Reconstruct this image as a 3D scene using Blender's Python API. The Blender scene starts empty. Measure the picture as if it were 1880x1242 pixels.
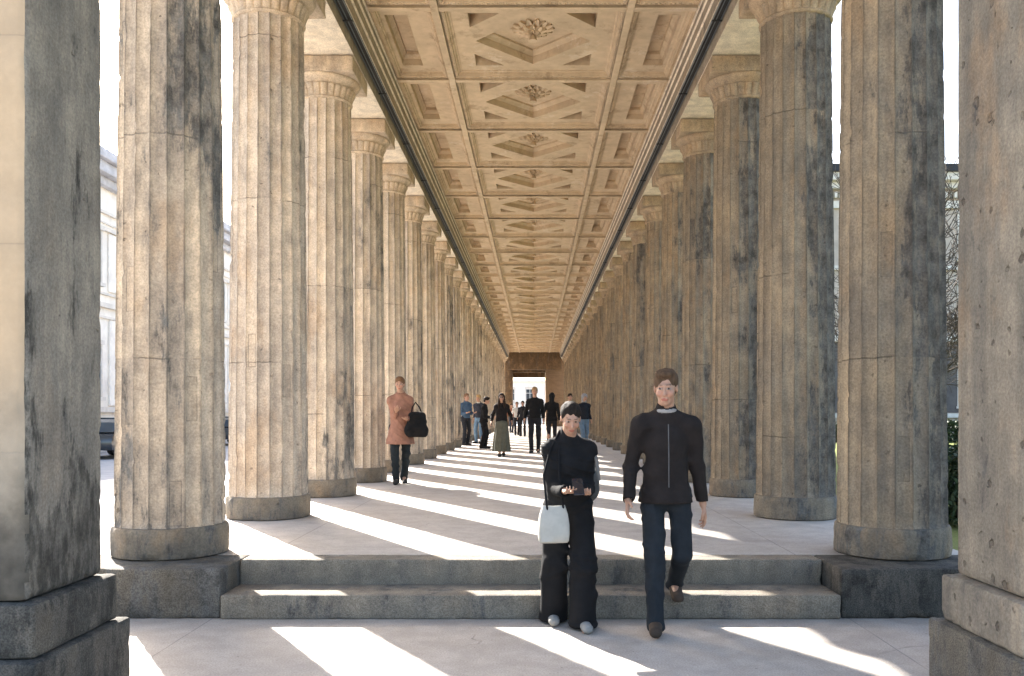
import bpy, bmesh, math, random
import numpy as np
from mathutils import Vector, Matrix, noise
from mathutils.geometry import tessellate_polygon
R = math.radians
random.seed(7)
SC = bpy.context.scene
COL = SC.collection

# ------------------------------------------------------------------ camera, sky, sun, exposure
cam_d = bpy.data.cameras.new('camera')
cam = bpy.data.objects.new('camera', cam_d); COL.objects.link(cam)
cam.location = (.03, 0, 1.48)
cam.rotation_euler = (R(90), 0, 0)
cam_d.sensor_width = 36
cam_d.lens = 31.2
cam_d.shift_x = -0.0223
cam_d.shift_y = 0.0739
cam_d.clip_end = 2000
SC.camera = cam

SUN_EL, SUN_AZ = R(30.8), R(-31.6)          # azimuth from +Y towards +X
sdir = Vector((math.sin(SUN_AZ) * math.cos(SUN_EL), math.cos(SUN_AZ) * math.cos(SUN_EL), math.sin(SUN_EL)))
w = bpy.data.worlds.new('World'); SC.world = w; w.use_nodes = True
wn = w.node_tree
sky = wn.nodes.new('ShaderNodeTexSky'); sky.sky_type = 'NISHITA'; sky.sun_disc = False
sky.sun_elevation = SUN_EL; sky.sun_rotation = SUN_AZ
sky.dust_density = 4.0; sky.air_density = 1.0; sky.ozone_density = .4
wn.links.new(sky.outputs[0], wn.nodes['Background'].inputs[0])
wn.nodes['Background'].inputs[1].default_value = 0.125
sl = bpy.data.lights.new('sun', 'SUN'); sl.energy = 4.9; sl.angle = R(0.5); sl.color = (1, .94, .87)
sun = bpy.data.objects.new('sun', sl); COL.objects.link(sun)
sun.rotation_euler = sdir.to_track_quat('Z', 'Y').to_euler()
SC.view_settings.view_transform = 'Standard'; SC.view_settings.look = 'None'
SC.view_settings.exposure = 2.55; SC.view_settings.gamma = 1
SC.cycles.max_bounces = 10; SC.cycles.diffuse_bounces = 7
SC.cycles.use_denoising = True
SC.cycles.caustics_reflective = False; SC.cycles.caustics_refractive = False

# ------------------------------------------------------------------ material helpers
class NT:
    def __init__(s, name):
        s.m = bpy.data.materials.new(name); s.m.use_nodes = True
        s.t = s.m.node_tree; s.b = s.t.nodes['Principled BSDF']
        s.tc = s.t.nodes.new('ShaderNodeTexCoord')
        oi = s.t.nodes.new('ShaderNodeObjectInfo'); s.rand = oi.outputs['Random']
    def n(s, typ, ins=None, out=0, **props):
        nd = s.t.nodes.new('ShaderNode' + typ)
        for k, v in props.items(): setattr(nd, k, v)
        for k, v in (ins or {}).items(): s.put(nd.inputs[k], v)
        return nd.outputs[out]
    def put(s, sock, v):
        if isinstance(v, bpy.types.NodeSocket): s.t.links.new(v, sock)
        else:
            if sock.type == 'RGBA' and len(v) == 3: v = (*v, 1)
            sock.default_value = v
    def math(s, op, a, b=0.0, c=0.0): return s.n('Math', {0: a, 1: b, 2: c}, operation=op)
    def mix(s, f, a, b, blend='MIX'):
        return s.n('Mix', {0: f, 6: a, 7: b}, 2, data_type='RGBA', blend_type=blend, clamp_factor=True)
    def ramp(s, v, a, b, lo=0.0, hi=1.0):
        return s.n('MapRange', {0: v, 1: a, 2: b, 3: lo, 4: hi}, interpolation_type='SMOOTHSTEP')
    def coord(s, kind='Object', rnd=True):
        c = s.tc.outputs[kind]
        if rnd:
            k = s.n('VectorMath', {0: (37.1, 17.3, 23.7), 'Scale': s.rand}, operation='SCALE')
            c = s.n('VectorMath', {0: c, 1: k}, operation='ADD')
        return c
    def scl(s, c, v): return s.n('VectorMath', {0: c, 1: v}, operation='MULTIPLY')
    def noise(s, c, scale, detail=6, rough=.55, out=0):
        return s.n('TexNoise', {'Vector': c, 'Scale': scale, 'Detail': detail, 'Roughness': rough}, out)
    def bump(s, h, strength=.4, dist=.02, prev=None):
        i = {'Strength': strength, 'Distance': dist, 'Height': h}
        if prev is not None: i['Normal'] = prev
        return s.n('Bump', i)
    def fin(s, col, rough=.85, normal=None, spec=.3, metal=0.0):
        s.put(s.b.inputs['Base Color'], col); s.put(s.b.inputs['Roughness'], rough)
        s.b.inputs['Specular IOR Level'].default_value = spec
        s.b.inputs['Metallic'].default_value = metal
        if normal is not None: s.put(s.b.inputs['Normal'], normal)
        return s.m

def stone(name, c1, c2, crust=(.05, .05, .048), bias=0.0, side=0.0, low=0.0, pits=.5, pscale=8.0, flutes=False, streak=.35, bump=.5, grain=60, gr=.25, lowz=1.5, hi=0.0, pmax=.11, ochre=.35):
    N = NT(name); c = N.coord(); oc = N.tc.outputs['Object']
    sep = N.n('SeparateXYZ', {0: oc}); nx = sep.node
    x, y, z = nx.outputs[0], nx.outputs[1], nx.outputs[2]
    big = N.noise(c, 1.3, 5, .6)
    col = N.mix(N.ramp(big, .3, .7), c1, c2)
    st = N.noise(N.scl(c, (7, 7, .55)), 1.0, 6, .6)
    col = N.mix(streak, col, N.mix(N.ramp(st, .3, .72), (.42, .42, .44), (1.25, 1.2, 1.12)), 'MULTIPLY')
    mott = N.noise(c, 5.5, 8, .7)
    col = N.mix(N.ramp(N.noise(N.scl(c, (1, 1, .5)), 2.1, 7, .65), .5, .68, 0, ochre), col, (.46, .29, .15))
    col = N.mix(.55, col, N.mix(N.ramp(mott, .32, .7), (.6, .59, .6), (1.2, 1.18, 1.14)), 'MULTIPLY')
    h = N.math('MULTIPLY', mott, .6)
    if flutes:
        uv = N.n('SeparateXYZ', {0: N.tc.outputs['UV']}).node
        u, v = uv.outputs[0], uv.outputs[1]
        fi = N.math('FLOOR', u)
        # tone of each flute
        w1 = N.n('TexWhiteNoise', {0: N.n('CombineXYZ', {0: fi, 1: N.math('MULTIPLY', N.rand, 91.0), 2: 3.0})}, 0, noise_dimensions='3D')
        col = N.mix(.30, col, N.mix(w1, (.55, .55, .58), (1.3, 1.25, 1.15)), 'MULTIPLY')
        # let-in repair stones, a flute wide
        off = N.math('MULTIPLY', w1, 7.0)
        vv = N.math('ADD', N.math('MULTIPLY', v, 2.3), off)
        vi = N.math('FLOOR', vv); vf = N.math('FRACT', vv); uf = N.math('FRACT', u)
        w2n = N.n('TexWhiteNoise', {0: N.n('CombineXYZ', {0: fi, 1: vi, 2: N.math('MULTIPLY', N.rand, 57.0)})}, 0, noise_dimensions='3D')
        has = N.math('GREATER_THAN', w2n, .945)
        inu = N.math('LESS_THAN', N.math('ABSOLUTE', N.math('SUBTRACT', uf, .5)), .36)
        inv = N.math('LESS_THAN', N.math('ABSOLUTE', N.math('SUBTRACT', vf, .5)), .40)
        ins = N.math('MULTIPLY', has, N.math('MULTIPLY', inu, inv))
        inu2 = N.math('LESS_THAN', N.math('ABSOLUTE', N.math('SUBTRACT', uf, .5)), .31)
        inv2 = N.math('LESS_THAN', N.math('ABSOLUTE', N.math('SUBTRACT', vf, .5)), .385)
        core = N.math('MULTIPLY', has, N.math('MULTIPLY', inu2, inv2))
        edge = N.math('SUBTRACT', ins, core)
        col = N.mix(N.math('MULTIPLY', core, .35), col, N.mix(N.n('TexWhiteNoise', {0: N.n('CombineXYZ', {0: vi, 1: fi, 2: 9.0})}, 0, noise_dimensions='3D'), (.55, .55, .56), (1.3, 1.2, 1.05)), 'MULTIPLY')
        col = N.mix(N.math('MULTIPLY', edge, N.ramp(N.noise(c, 5, 3), .35, .6, .15, .55)), col, (.05, .04, .03))
        h = N.math('SUBTRACT', h, N.math('MULTIPLY', edge, .5))
        # joints between drums
        wob = N.math('MULTIPLY', N.math('SUBTRACT', N.noise(c, 2.5, 3), .5), .06)
        jz = N.math('FRACT', N.math('ADD', N.math('DIVIDE', N.math('ADD', v, wob), 1.72), N.rand))
        jm = N.ramp(N.math('ABSOLUTE', N.math('SUBTRACT', jz, .5)), .0018, .0045, 1, 0)
        jm = N.math('MULTIPLY', jm, N.ramp(N.noise(c, 3.0, 3), .4, .55))
        col = N.mix(N.math('MULTIPLY', jm, .52), col, (.03, .026, .022))
        h = N.math('SUBTRACT', h, jm)
        # patchy dark lines along the arrises
        ar = N.ramp(N.math('ABSOLUTE', N.math('SUBTRACT', uf, .5)), .40, .5)
        col = N.mix(N.math('MULTIPLY', ar, N.ramp(N.noise(N.scl(c, (6, 6, 2)), 1.0, 5), .38, .62, .1, .6)), col, (.07, .06, .05))
        # chance of heavier soot drum by drum
        w3 = N.n('TexWhiteNoise', {0: N.n('CombineXYZ', {0: N.math('FLOOR', N.math('ADD', N.math('DIVIDE', v, 1.72), N.math('ADD', N.rand, .5))), 1: N.math('MULTIPLY', N.rand, 31.0), 2: 1.0})}, 0, noise_dimensions='3D')
        bias_s = N.math('ADD', bias, N.math('MULTIPLY', N.math('SUBTRACT', w3, .5), .12))
    else:
        bias_s = bias
    cr = N.noise(N.scl(c, (3.6, 3.6, 1.1)), 1.0, 10, .72)
    m = N.math('ADD', cr, bias_s)
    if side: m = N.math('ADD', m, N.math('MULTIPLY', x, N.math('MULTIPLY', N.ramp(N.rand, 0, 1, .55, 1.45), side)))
    if hi: m = N.math('ADD', m, N.math('MULTIPLY', N.ramp(x, .02, .22, 0, hi), N.ramp(z, 2.3, 3.3)))
    if low: m = N.math('ADD', m, N.ramp(z, 0.0, lowz, low, 0.0))
    crm = N.ramp(m, .53, .60)
    soft = N.ramp(m, .38, .62, 0, .55)
    col = N.mix(soft, col, N.mix(.35, (.15, .14, .125), N.mix(N.ramp(mott, .3, .7), (.07, .07, .075), (.22, .2, .17))))
    col = N.mix(N.math('MULTIPLY', crm, N.ramp(N.noise(N.scl(c, (1, 1, .35)), 16, 6, .7), .36, .58, .35, .85)), col, N.mix(N.ramp(mott, .35, .65), crust, tuple(min(1, k * 3.0) for k in crust)))
    fine = N.noise(c, grain, 3, .7)
    col = N.mix(gr * 2, col, N.mix(N.ramp(fine, .3, .7), (.55, .55, .55), (1.25, 1.25, 1.25)), 'MULTIPLY')
    h = N.math('ADD', h, N.math('MULTIPLY', fine, .18))
    if pits:
        pc = N.n('CombineXYZ', {0: N.math('MULTIPLY', u, .131), 1: v, 2: 0.0}) if flutes else N.n('CombineXYZ', {0: N.math('ADD', x, y), 1: z, 2: 0.0})
        pc = N.n('VectorMath', {0: pc, 1: N.n('CombineXYZ', {0: N.math('MULTIPLY', N.rand, 53.0), 1: N.math('MULTIPLY', N.rand, 29.0), 2: 0.0})}, operation='ADD')
        pc = N.n('VectorMath', {0: pc, 1: N.scl(N.noise(c, 14, 3, .6, 1), (.085, .085, .085))}, operation='ADD')
        pc = N.n('VectorMath', {0: pc, 1: N.scl(N.noise(c, 45, 2, .6, 1), (.022, .022, .022))}, operation='ADD')
        vn = N.n('TexVoronoi', {'Vector': pc, 'Scale': pscale, 'Randomness': 1.0}, voronoi_dimensions='2D')
        vc = N.n('SeparateXYZ', {0: vn.node.outputs['Color']})
        rr = N.n('MapRange', {0: vc, 1: 1.0 - pits, 2: 1.0, 3: 0.0, 4: 1.0}); rad = N.math('ADD', .035, N.math('MULTIPLY', N.math('MULTIPLY', rr, rr), pmax))
        pm = N.math('MULTIPLY', N.ramp(N.math('DIVIDE', vn, N.math('ADD', rad, .001)), .55, 1.0, 1, 0), N.math('GREATER_THAN', vc, 1.0 - pits))
        col = N.mix(N.math('MULTIPLY', pm, N.ramp(N.noise(c, 4, 3), .35, .65, .15, .62)), col, (.06, .047, .037))
        h = N.math('SUBTRACT', h, N.math('MULTIPLY', pm, 1.1))
    nrm = N.bump(h, bump, .03)
    return N.fin(col, .9, nrm, .2)

def plain(name, c, rough=.7, var=.2, scale=8, bump=.15, metal=0.0, spec=.3, stretch=(1, 1, 1)):
    N = NT(name); k = N.scl(N.coord(), stretch)
    n1 = N.noise(k, scale, 5, .6); n2 = N.noise(k, scale * 9, 3, .6)
    col = N.mix(var * 2, c, N.mix(N.ramp(n1, .3, .7), tuple(.55 * a for a in c), tuple(min(1, 1.3 * a) for a in c)))
    h = N.math('ADD', n1, N.math('MULTIPLY', n2, .3))
    return N.fin(col, rough, N.bump(h, bump, .01), spec, metal)

def paving(name, c, jx, jy, seed=0.0, speck=.5, tint=(.9, .93, 1), jointcol=(.2, .19, .18), ofs=(0, 0), jw=.006):
    N = NT(name); oc = N.coord(rnd=False)
    big = N.noise(oc, .55, 5, .6); mid = N.noise(oc, 4.5, 7, .65); fine = N.noise(oc, 90, 3, .7)
    col = N.mix(N.ramp(big, .3, .7, 0, .5), c, tuple(a * b * .88 for a, b in zip(c, tint)))
    col = N.mix(.75, col, N.mix(N.ramp(mid, .3, .7), (.80, .79, .78), (1.12, 1.12, 1.12)), 'MULTIPLY')
    col = N.mix(N.ramp(N.noise(oc, 14, 6, .75), .52, .66, 0, .3), col, (.27, .25, .23))
    col = N.mix(speck, col, N.mix(N.ramp(fine, .3, .66), (.68, .68, .69), (1.16, 1.16, 1.15)), 'MULTIPLY')
    st = N.noise(oc, 1.7, 8, .7)
    col = N.mix(N.ramp(st, .53, .68, 0, .5), col, (.29, .265, .24))
    vc_ = N.n('TexVoronoi', {'Vector': N.n('VectorMath', {0: oc, 1: N.scl(N.noise(oc, 2.2, 4, .6, 1), (.5, .5, 0))}, operation='ADD'), 'Scale': .42}, feature='DISTANCE_TO_EDGE')
    crk = N.math('MULTIPLY', N.ramp(vc_, .001, .0035, 1, 0), N.ramp(N.noise(oc, .8, 4), .52, .62))
    col = N.mix(N.math('MULTIPLY', crk, .6), col, (.13, .12, .11))
    sp = N.n('TexVoronoi', {'Vector': oc, 'Scale': 9.0})
    sc = N.n('SeparateXYZ', {0: sp.node.outputs['Color']})
    dots = N.math('MULTIPLY', N.math('LESS_THAN', sp, .07), N.math('GREATER_THAN', sc, .62))
    col = N.mix(N.math('MULTIPLY', dots, .55), col, (.1, .09, .08))
    s = N.n('SeparateXYZ', {0: oc}).node
    wob = N.math('MULTIPLY', N.math('SUBTRACT', N.noise(oc, 3, 4), .5), .012)
    def joint(v, per, o):
        f = N.math('FRACT', N.math('DIVIDE', N.math('ADD', N.math('ADD', v, wob), o + per * 400.5), per))
        return N.ramp(N.math('ABSOLUTE', N.math('SUBTRACT', f, .5)), jw * .4 / per, jw / per, 1, 0)
    j = N.math('MAXIMUM', joint(s.outputs[0], jx, ofs[0]), joint(s.outputs[1], jy, ofs[1]))
    j = N.math('MULTIPLY', j, N.ramp(N.noise(oc, 2.2, 4), .3, .55, .35, 1))
    col = N.mix(N.math('MULTIPLY', j, .85), col, jointcol)
    h = N.math('SUBTRACT', N.math('ADD', N.math('MULTIPLY', mid, .5), N.math('MULTIPLY', fine, .4)), N.math('ADD', j, crk))
    return N.fin(col, N.ramp(mid, .3, .7, .62, .85), N.bump(h, .35, .006), .3)

# ------------------------------------------------------------------ object helpers
def link(name, me, mat=None, parent=None, loc=(0, 0, 0), rot=(0, 0, 0)):
    o = bpy.data.objects.new(name, me); COL.objects.link(o)
    if mat is not None and me is not None and not me.materials:
        for m in (mat if isinstance(mat, (list, tuple)) else [mat]): me.materials.append(m)
    o.location = loc; o.rotation_euler = rot
    if parent is not None: o.parent = parent
    return o
def tag(o, label, cat, group=None, kind=None):
    o['label'] = label; o['category'] = cat; o['kind'] = 'thing'
    if group: o['group'] = group
    if kind: o['kind'] = kind
    return o
def thing(name, label, cat, loc=(0, 0, 0), rotz=0, group=None):
    o = bpy.data.objects.new(name, None); COL.objects.link(o)
    o.location = loc; o.rotation_euler = (0, 0, rotz); o.empty_display_size = .2
    return tag(o, label, cat, group)
def struct(name, me, mat):
    o = link(name, me, mat); o['kind'] = 'structure'; return o
def dup(root, loc, label, group=None, rotz=None):
    r = root.copy(); COL.objects.link(r); r.location = loc; r['label'] = label
    if rotz is not None: r.rotation_euler = (0, 0, rotz)
    if group: r['group'] = group
    for ch in root.children:
        c = ch.copy(); COL.objects.link(c); c.parent = r
        for g in ch.children:
            d = g.copy(); COL.objects.link(d); d.parent = c
    return r
class MB:
    def __init__(s): s.v = []; s.f = []; s.mi = []
    def add(s, vs, fs, mi=0):
        o = len(s.v); s.v += [tuple(v) for v in vs]; s.f += [[o + i for i in f] for f in fs]; s.mi += [mi] * len(fs)
    def box(s, x0, x1, y0, y1, z0, z1, mi=0):
        s.add([(x0, y0, z0), (x1, y0, z0), (x1, y1, z0), (x0, y1, z0), (x0, y0, z1), (x1, y0, z1), (x1, y1, z1), (x0, y1, z1)],
              [(0, 3, 2, 1), (4, 5, 6, 7), (0, 1, 5, 4), (1, 2, 6, 5), (2, 3, 7, 6), (3, 0, 4, 7)], mi)
    def extr_y(s, prof, y0, y1, mi=0):
        n = len(prof)
        s.add([(x, y0, z) for x, z in prof] + [(x, y1, z) for x, z in prof],
              [(i, (i + 1) % n, n + (i + 1) % n, n + i) for i in range(n)], mi)
        for yy, rev in ((y0, False), (y1, True)):
            t = tessellate_polygon([[Vector((x, z, 0)) for x, z in prof]])
            s.add([(x, yy, z) for x, z in prof], [tuple(reversed(q)) if rev else q for q in t], mi)
    def lathe(s, prof, n=32, c=(0, 0, 0), mi=0, fn=None, cap=True):
        vs = []
        for r, z in prof:
            for k in range(n):
                a = 2 * math.pi * k / n; rr = r if fn is None else fn(r, z, a)
                vs.append((c[0] + rr * math.cos(a), c[1] + rr * math.sin(a), c[2] + z))
        fs = [(i * n + k, i * n + (k + 1) % n, (i + 1) * n + (k + 1) % n, (i + 1) * n + k) for i in range(len(prof) - 1) for k in range(n)]
        if cap: fs += [tuple(reversed(range(n))), tuple((len(prof) - 1) * n + k for k in range(n))]
        s.add(vs, fs, mi)
    def tube(s, pts, rads, n=6, mi=0):
        vs = []; fs = []
        up = Vector((.3, .2, 1)).normalized()
        for i, p in enumerate(pts):
            p = Vector(p); d = (Vector(pts[min(i + 1, len(pts) - 1)]) - Vector(pts[max(i - 1, 0)])).normalized()
            a = d.cross(up)
            if a.length < .05: a = d.cross(Vector((1, 0, 0)))
            a.normalize(); b = d.cross(a)
            for k in range(n):
                t = 2 * math.pi * k / n
                vs.append(p + (a * math.cos(t) + b * math.sin(t)) * rads[i])
        for i in range(len(pts) - 1):
            for k in range(n): fs.append((i * n + k, i * n + (k + 1) % n, (i + 1) * n + (k + 1) % n, (i + 1) * n + k))
        fs += [tuple(reversed(range(n))), tuple((len(pts) - 1) * n + k for k in range(n))]
        s.add(vs, fs, mi)
    def mesh(s, name, smooth=None, bevel=0.0, fix=True, segs=2):
        me = bpy.data.meshes.new(name); me.from_pydata(s.v, [], s.f)
        me.polygons.foreach_set('material_index', s.mi)
        if fix or bevel:
            bm = bmesh.new(); bm.from_mesh(me)
            if fix: bmesh.ops.recalc_face_normals(bm, faces=bm.faces)
            if bevel:
                es = [e for e in bm.edges if len(e.link_faces) == 2 and e.calc_face_angle(0) > .6]
                bmesh.ops.bevel(bm, geom=es, offset=bevel, segments=segs, affect='EDGES', profile=.5, clamp_overlap=True)
            bm.to_mesh(me); bm.free()
        if smooth is not None:
            me.polygons.foreach_set('use_smooth', [True] * len(me.polygons)); me.set_sharp_from_angle(angle=R(smooth))
        me.update(); return me
def boxm(name, x0, x1, y0, y1, z0, z1, bevel=.015, rough=0.0, cut=.25, seed=0):
    """a stone block: bevelled box, cut into cells, with worn uneven edges"""
    bm = bmesh.new()
    bmesh.ops.create_cube(bm, size=1)
    for v in bm.verts: v.co = Vector((x0 + (v.co.x + .5) * (x1 - x0), y0 + (v.co.y + .5) * (y1 - y0), z0 + (v.co.z + .5) * (z1 - z0)))
    if bevel: bmesh.ops.bevel(bm, geom=bm.edges[:], offset=bevel, segments=2, affect='EDGES', profile=.5)
    if rough:
        for ax, (a, b) in enumerate(((x0, x1), (y0, y1), (z0, z1))):
            n = min(140, int((b - a) / cut)); no = [0, 0, 0]; no[ax] = 1
            for i in range(1, n):
                co = [0, 0, 0]; co[ax] = a + (b - a) * i / n
                bmesh.ops.bisect_plane(bm, geom=bm.verts[:] + bm.edges[:] + bm.faces[:], plane_co=co, plane_no=no)
        sv = Vector((seed * 3.7, seed * 1.3, seed * 7.1))
        for v in bm.verts:
            ex = sum(1 for k, (a, b) in zip(v.co, ((x0, x1), (y0, y1), (z0, z1))) if min(abs(k - a), abs(k - b)) < bevel * 1.5)
            p = v.co * 5 + sv
            nv = noise.noise_vector(p) * .25 * rough
            if ex >= 2:
                e = .6 * noise.noise(v.co * 11 + sv) + .8 * noise.noise(v.co * 27 + sv)
                cc = Vector(((x0 + x1) / 2, (y0 + y1) / 2, (z0 + z1) / 2)); d = cc - v.co
                for i, (a, b) in enumerate(((x0, x1), (y0, y1), (z0, z1))):
                    if min(abs(v.co[i] - a), abs(v.co[i] - b)) >= bevel * 1.5: d[i] = 0
                if d.length: nv = nv + d.normalized() * max(0, e - .18) * rough * 2.4
            v.co += nv
    bmesh.ops.recalc_face_normals(bm, faces=bm.faces)
    me = bpy.data.meshes.new(name); bm.to_mesh(me); bm.free()
    if bevel:
        me.polygons.foreach_set('use_smooth', [True] * len(me.polygons)); me.set_sharp_from_angle(angle=R(40))
    return me

# ------------------------------------------------------------------ materials
M = {}
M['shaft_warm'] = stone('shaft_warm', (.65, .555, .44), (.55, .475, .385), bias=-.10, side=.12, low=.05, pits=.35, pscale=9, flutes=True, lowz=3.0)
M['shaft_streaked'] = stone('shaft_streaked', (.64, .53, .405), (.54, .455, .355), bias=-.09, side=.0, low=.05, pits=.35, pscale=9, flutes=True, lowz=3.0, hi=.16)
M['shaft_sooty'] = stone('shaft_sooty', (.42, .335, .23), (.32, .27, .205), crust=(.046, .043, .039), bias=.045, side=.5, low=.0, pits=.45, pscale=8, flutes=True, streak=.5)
M['plinth_stone'] = stone('plinth_stone', (.27, .225, .165), (.19, .17, .135), bias=.0, pits=.3, bump=.7)
M['capital_warm'] = stone('capital_warm', (.64, .53, .40), (.56, .46, .345), bias=-.12, side=.05, pits=.2, bump=.35)
M['capital_sooty'] = stone('capital_sooty', (.48, .37, .25), (.40, .32, .225), bias=-.07, side=.12, pits=.3, bump=.4)
M['pier_left'] = stone('pier_left', (.34, .305, .25), (.26, .238, .20), crust=(.02, .019, .016), bias=-.05, low=.45, pits=.25, ochre=.1, side=0, lowz=1.75, streak=.55)  # low darkens the colour towards the pier's foot
M['pier_right'] = stone('pier_right', (.31, .277, .225), (.225, .208, .175), bias=-.06, low=.03, pits=.75, pscale=7, pmax=.17, lowz=2.0, streak=.5, bump=.8)
M['granite'] = stone('granite', (.19, .17, .135), (.125, .115, .095), bias=.05, pits=0, ochre=.1, grain=110, gr=.5, bump=.8, streak=.45)
M['granite_black'] = stone('granite_black', (.12, .11, .088), (.065, .06, .05), crust=(.022, .022, .02), bias=.09, pits=0, ochre=.05, grain=110, gr=.5, bump=.8, streak=.45)
M['face_stone'] = stone('face_stone', (.40, .34, .26), (.33, .285, .22), bias=-.08, pits=0, streak=.15, bump=.25)
M['step_stone'] = stone('step_stone', (.27, .243, .197), (.205, .188, .155), bias=-.03, pits=0, ochre=.1, grain=120, gr=.45, bump=.6, streak=.25)
M['soffit'] = stone('soffit', (.82, .73, .59), (.76, .67, .53), bias=-.15, pits=.0, ochre=.15, streak=.1, bump=.25, crust=(.12, .09, .06))
def ceiling_mat():
    N = NT('ceiling_plaster'); c = N.coord()
    big = N.noise(c, 1.1, 6, .62); mid = N.noise(c, 6, 6, .6); fine = N.noise(c, 45, 3, .6)
    col = N.mix(N.ramp(big, .35, .65), (.60, .475, .325), (.52, .41, .28))
    col = N.mix(.5, col, N.mix(N.ramp(mid, .3, .7), (.8, .78, .76), (1.12, 1.1, 1.08)), 'MULTIPLY')
    st = N.noise(c, 2.3, 9, .72)
    col = N.mix(N.ramp(st, .53, .66, 0, .55), col, (.27, .19, .115))
    col = N.mix(N.ramp(N.noise(c, 1.3, 10, .78), .56, .62, 0, .45), col, (.70, .6, .46))
    return N.fin(col, .9, N.bump(N.math('ADD', mid, N.math('MULTIPLY', fine, .3)), .25, .008), .2)
M['ceiling'] = ceiling_mat()
M['floor'] = paving('floor_slabs', (.45, .405, .355), 4.2, 2.52, ofs=(2.1, -7.45))
M['floor_low'] = paving('floor_lower', (.43, .385, .335), 4.6, 7.0, ofs=(2.3, -2.0), speck=.75)
M['pavement'] = paving('pavement', (.55, .53, .50), 1.2, 1.2)
M['road'] = plain('asphalt', (.30, .31, .33), .85, .15, 3, .3)
M['earth'] = plain('earth', (.3, .27, .22), .95, .3, 1.2, .4)
M['rail_dark'] = plain('rail_dark', (.018, .02, .022), .55, .1, 6, .05)
M['rail_zinc'] = plain('rail_zinc', (.22, .25, .26), .5, .25, 5, .05, .6)
M['brown_beam'] = stone('brown_beam', (.17, .115, .07), (.12, .085, .055), bias=-.12, pits=0, bump=.3)
def brick_mat():
    N = NT('brick_wall'); oc = N.tc.outputs['Object']
    s = N.n('SeparateXYZ', {0: oc}).node
    v = N.n('CombineXYZ', {0: N.math('ADD', s.outputs[0], s.outputs[1]), 1: s.outputs[2], 2: 0.0})
    b = N.n('TexBrick', {'Vector': v, 'Color1': (.24, .16, .10), 'Color2': (.18, .12, .075), 'Mortar': (.15, .13, .10), 'Scale': 1.0, 'Mortar Size': .008, 'Brick Width': .28, 'Row Height': .09})
    return N.fin(b, .9, N.bump(b.node.outputs['Fac'], .4, .01), .2)
M['brick'] = brick_mat()

# ------------------------------------------------------------------ ground, floors, steps
ZF = .36                      # upper floor
b = MB(); b.add([(-400, -200, -.16), (400, -200, -.16), (400, 700, -.16), (-400, 700, -.16)], [(0, 1, 2, 3)])
struct('ground', b.mesh('ground'), M['earth'])
struct('pavement', boxm('pavement', -9.6, -3.62, -30, 92, -.15, -.004, .0), M['pavement'])
struct('road', boxm('road', -17.2, -9.61, -60, 200, -.154, -.13, 0), M['road'])
struct('far_pavement', boxm('far_pavement', -19.2, -17.21, -60, 200, -.152, -.02, 0), M['pavement'])
struct('lower_floor', boxm('lower_floor', -3.61, 3.61, -16, 7.0, -.15, 0, .0), M['floor_low'])
struct('upper_floor', boxm('upper_floor', -3.5, 3.5, 7.062, 92, -.14, ZF, .008), M['floor'])
struct('forecourt', boxm('forecourt', -40, 40, -60, -16.02, -.15, -.01, 0), M['pavement'])

t = thing('stone_steps', 'two worn grey granite steps across the passage, up to the columned floor', 'steps', (0, 6.38, 0))
link('step', boxm('step_low', -2.235, 2.235, 0, .427, 0, .175, .016, .008, .05, 1), M['step_stone'], t)
link('step', boxm('step_high', -2.235, 2.235, .43, .68, .0, ZF, .016, .008, .05, 2), M['step_stone'], t)
for sx, lb in ((-1, 'speckled grey granite block beside the steps, under the nearest left column'),
               (1, 'blackened granite block beside the steps, under the nearest right column')):
    xs = sorted((sx * 2.24, sx * 3.5))
    o = link('pedestal_block', boxm('block%d' % sx, xs[0] - sx * 2.87, xs[1] - sx * 2.87, -.27, .388, 0, ZF, .02, .012, .05, 3 + sx), M['granite' if sx < 0 else 'granite_black'], None, (sx * 2.87, 6.672, 0))
    tag(o, lb, 'stone block', 'granite blocks flanking the steps')

# ------------------------------------------------------------------ piers
def pier(sx, label, mat):
    t = thing('stone_pier', label, 'pier', (sx * 2.9, 4.53, 0), 0, 'square piers in front of the steps')
    def bx(name, i, o_, y0, y1, z0, z1, m, bev, rg, sd, mt):
        xs = sorted((sx * i - sx * 2.9, sx * o_ - sx * 2.9))
        return link(name, boxm(m, xs[0], xs[1], y0 - 4.53, y1 - 4.53, z0, z1, bev, rg, .045, sd), mt, t)
    bx('plinth', 2.235, 3.5, 4.02, 4.98, 0, .345, 'pier_plinth', .018, .014, 11 + sx, M['granite_black' if sx < 0 else 'granite'])
    bx('base_course', 2.275, 3.45, 4.08, 4.91, .347, .60, 'pier_course', .02, .012, 14 + sx, M['granite_black'] if sx < 0 else mat)
    bx('shaft', 2.335, 3.42, 4.12, 4.86, .602, 6.21, 'pier_shaft', .03, .008, 17 + sx, mat)
    return t
pier(-1, 'smooth square sandstone pier at the left edge, darker towards its foot', M['pier_left'])
pier(1, 'square stone pier at the right edge, pocked all over with small holes', M['pier_right'])

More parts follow.
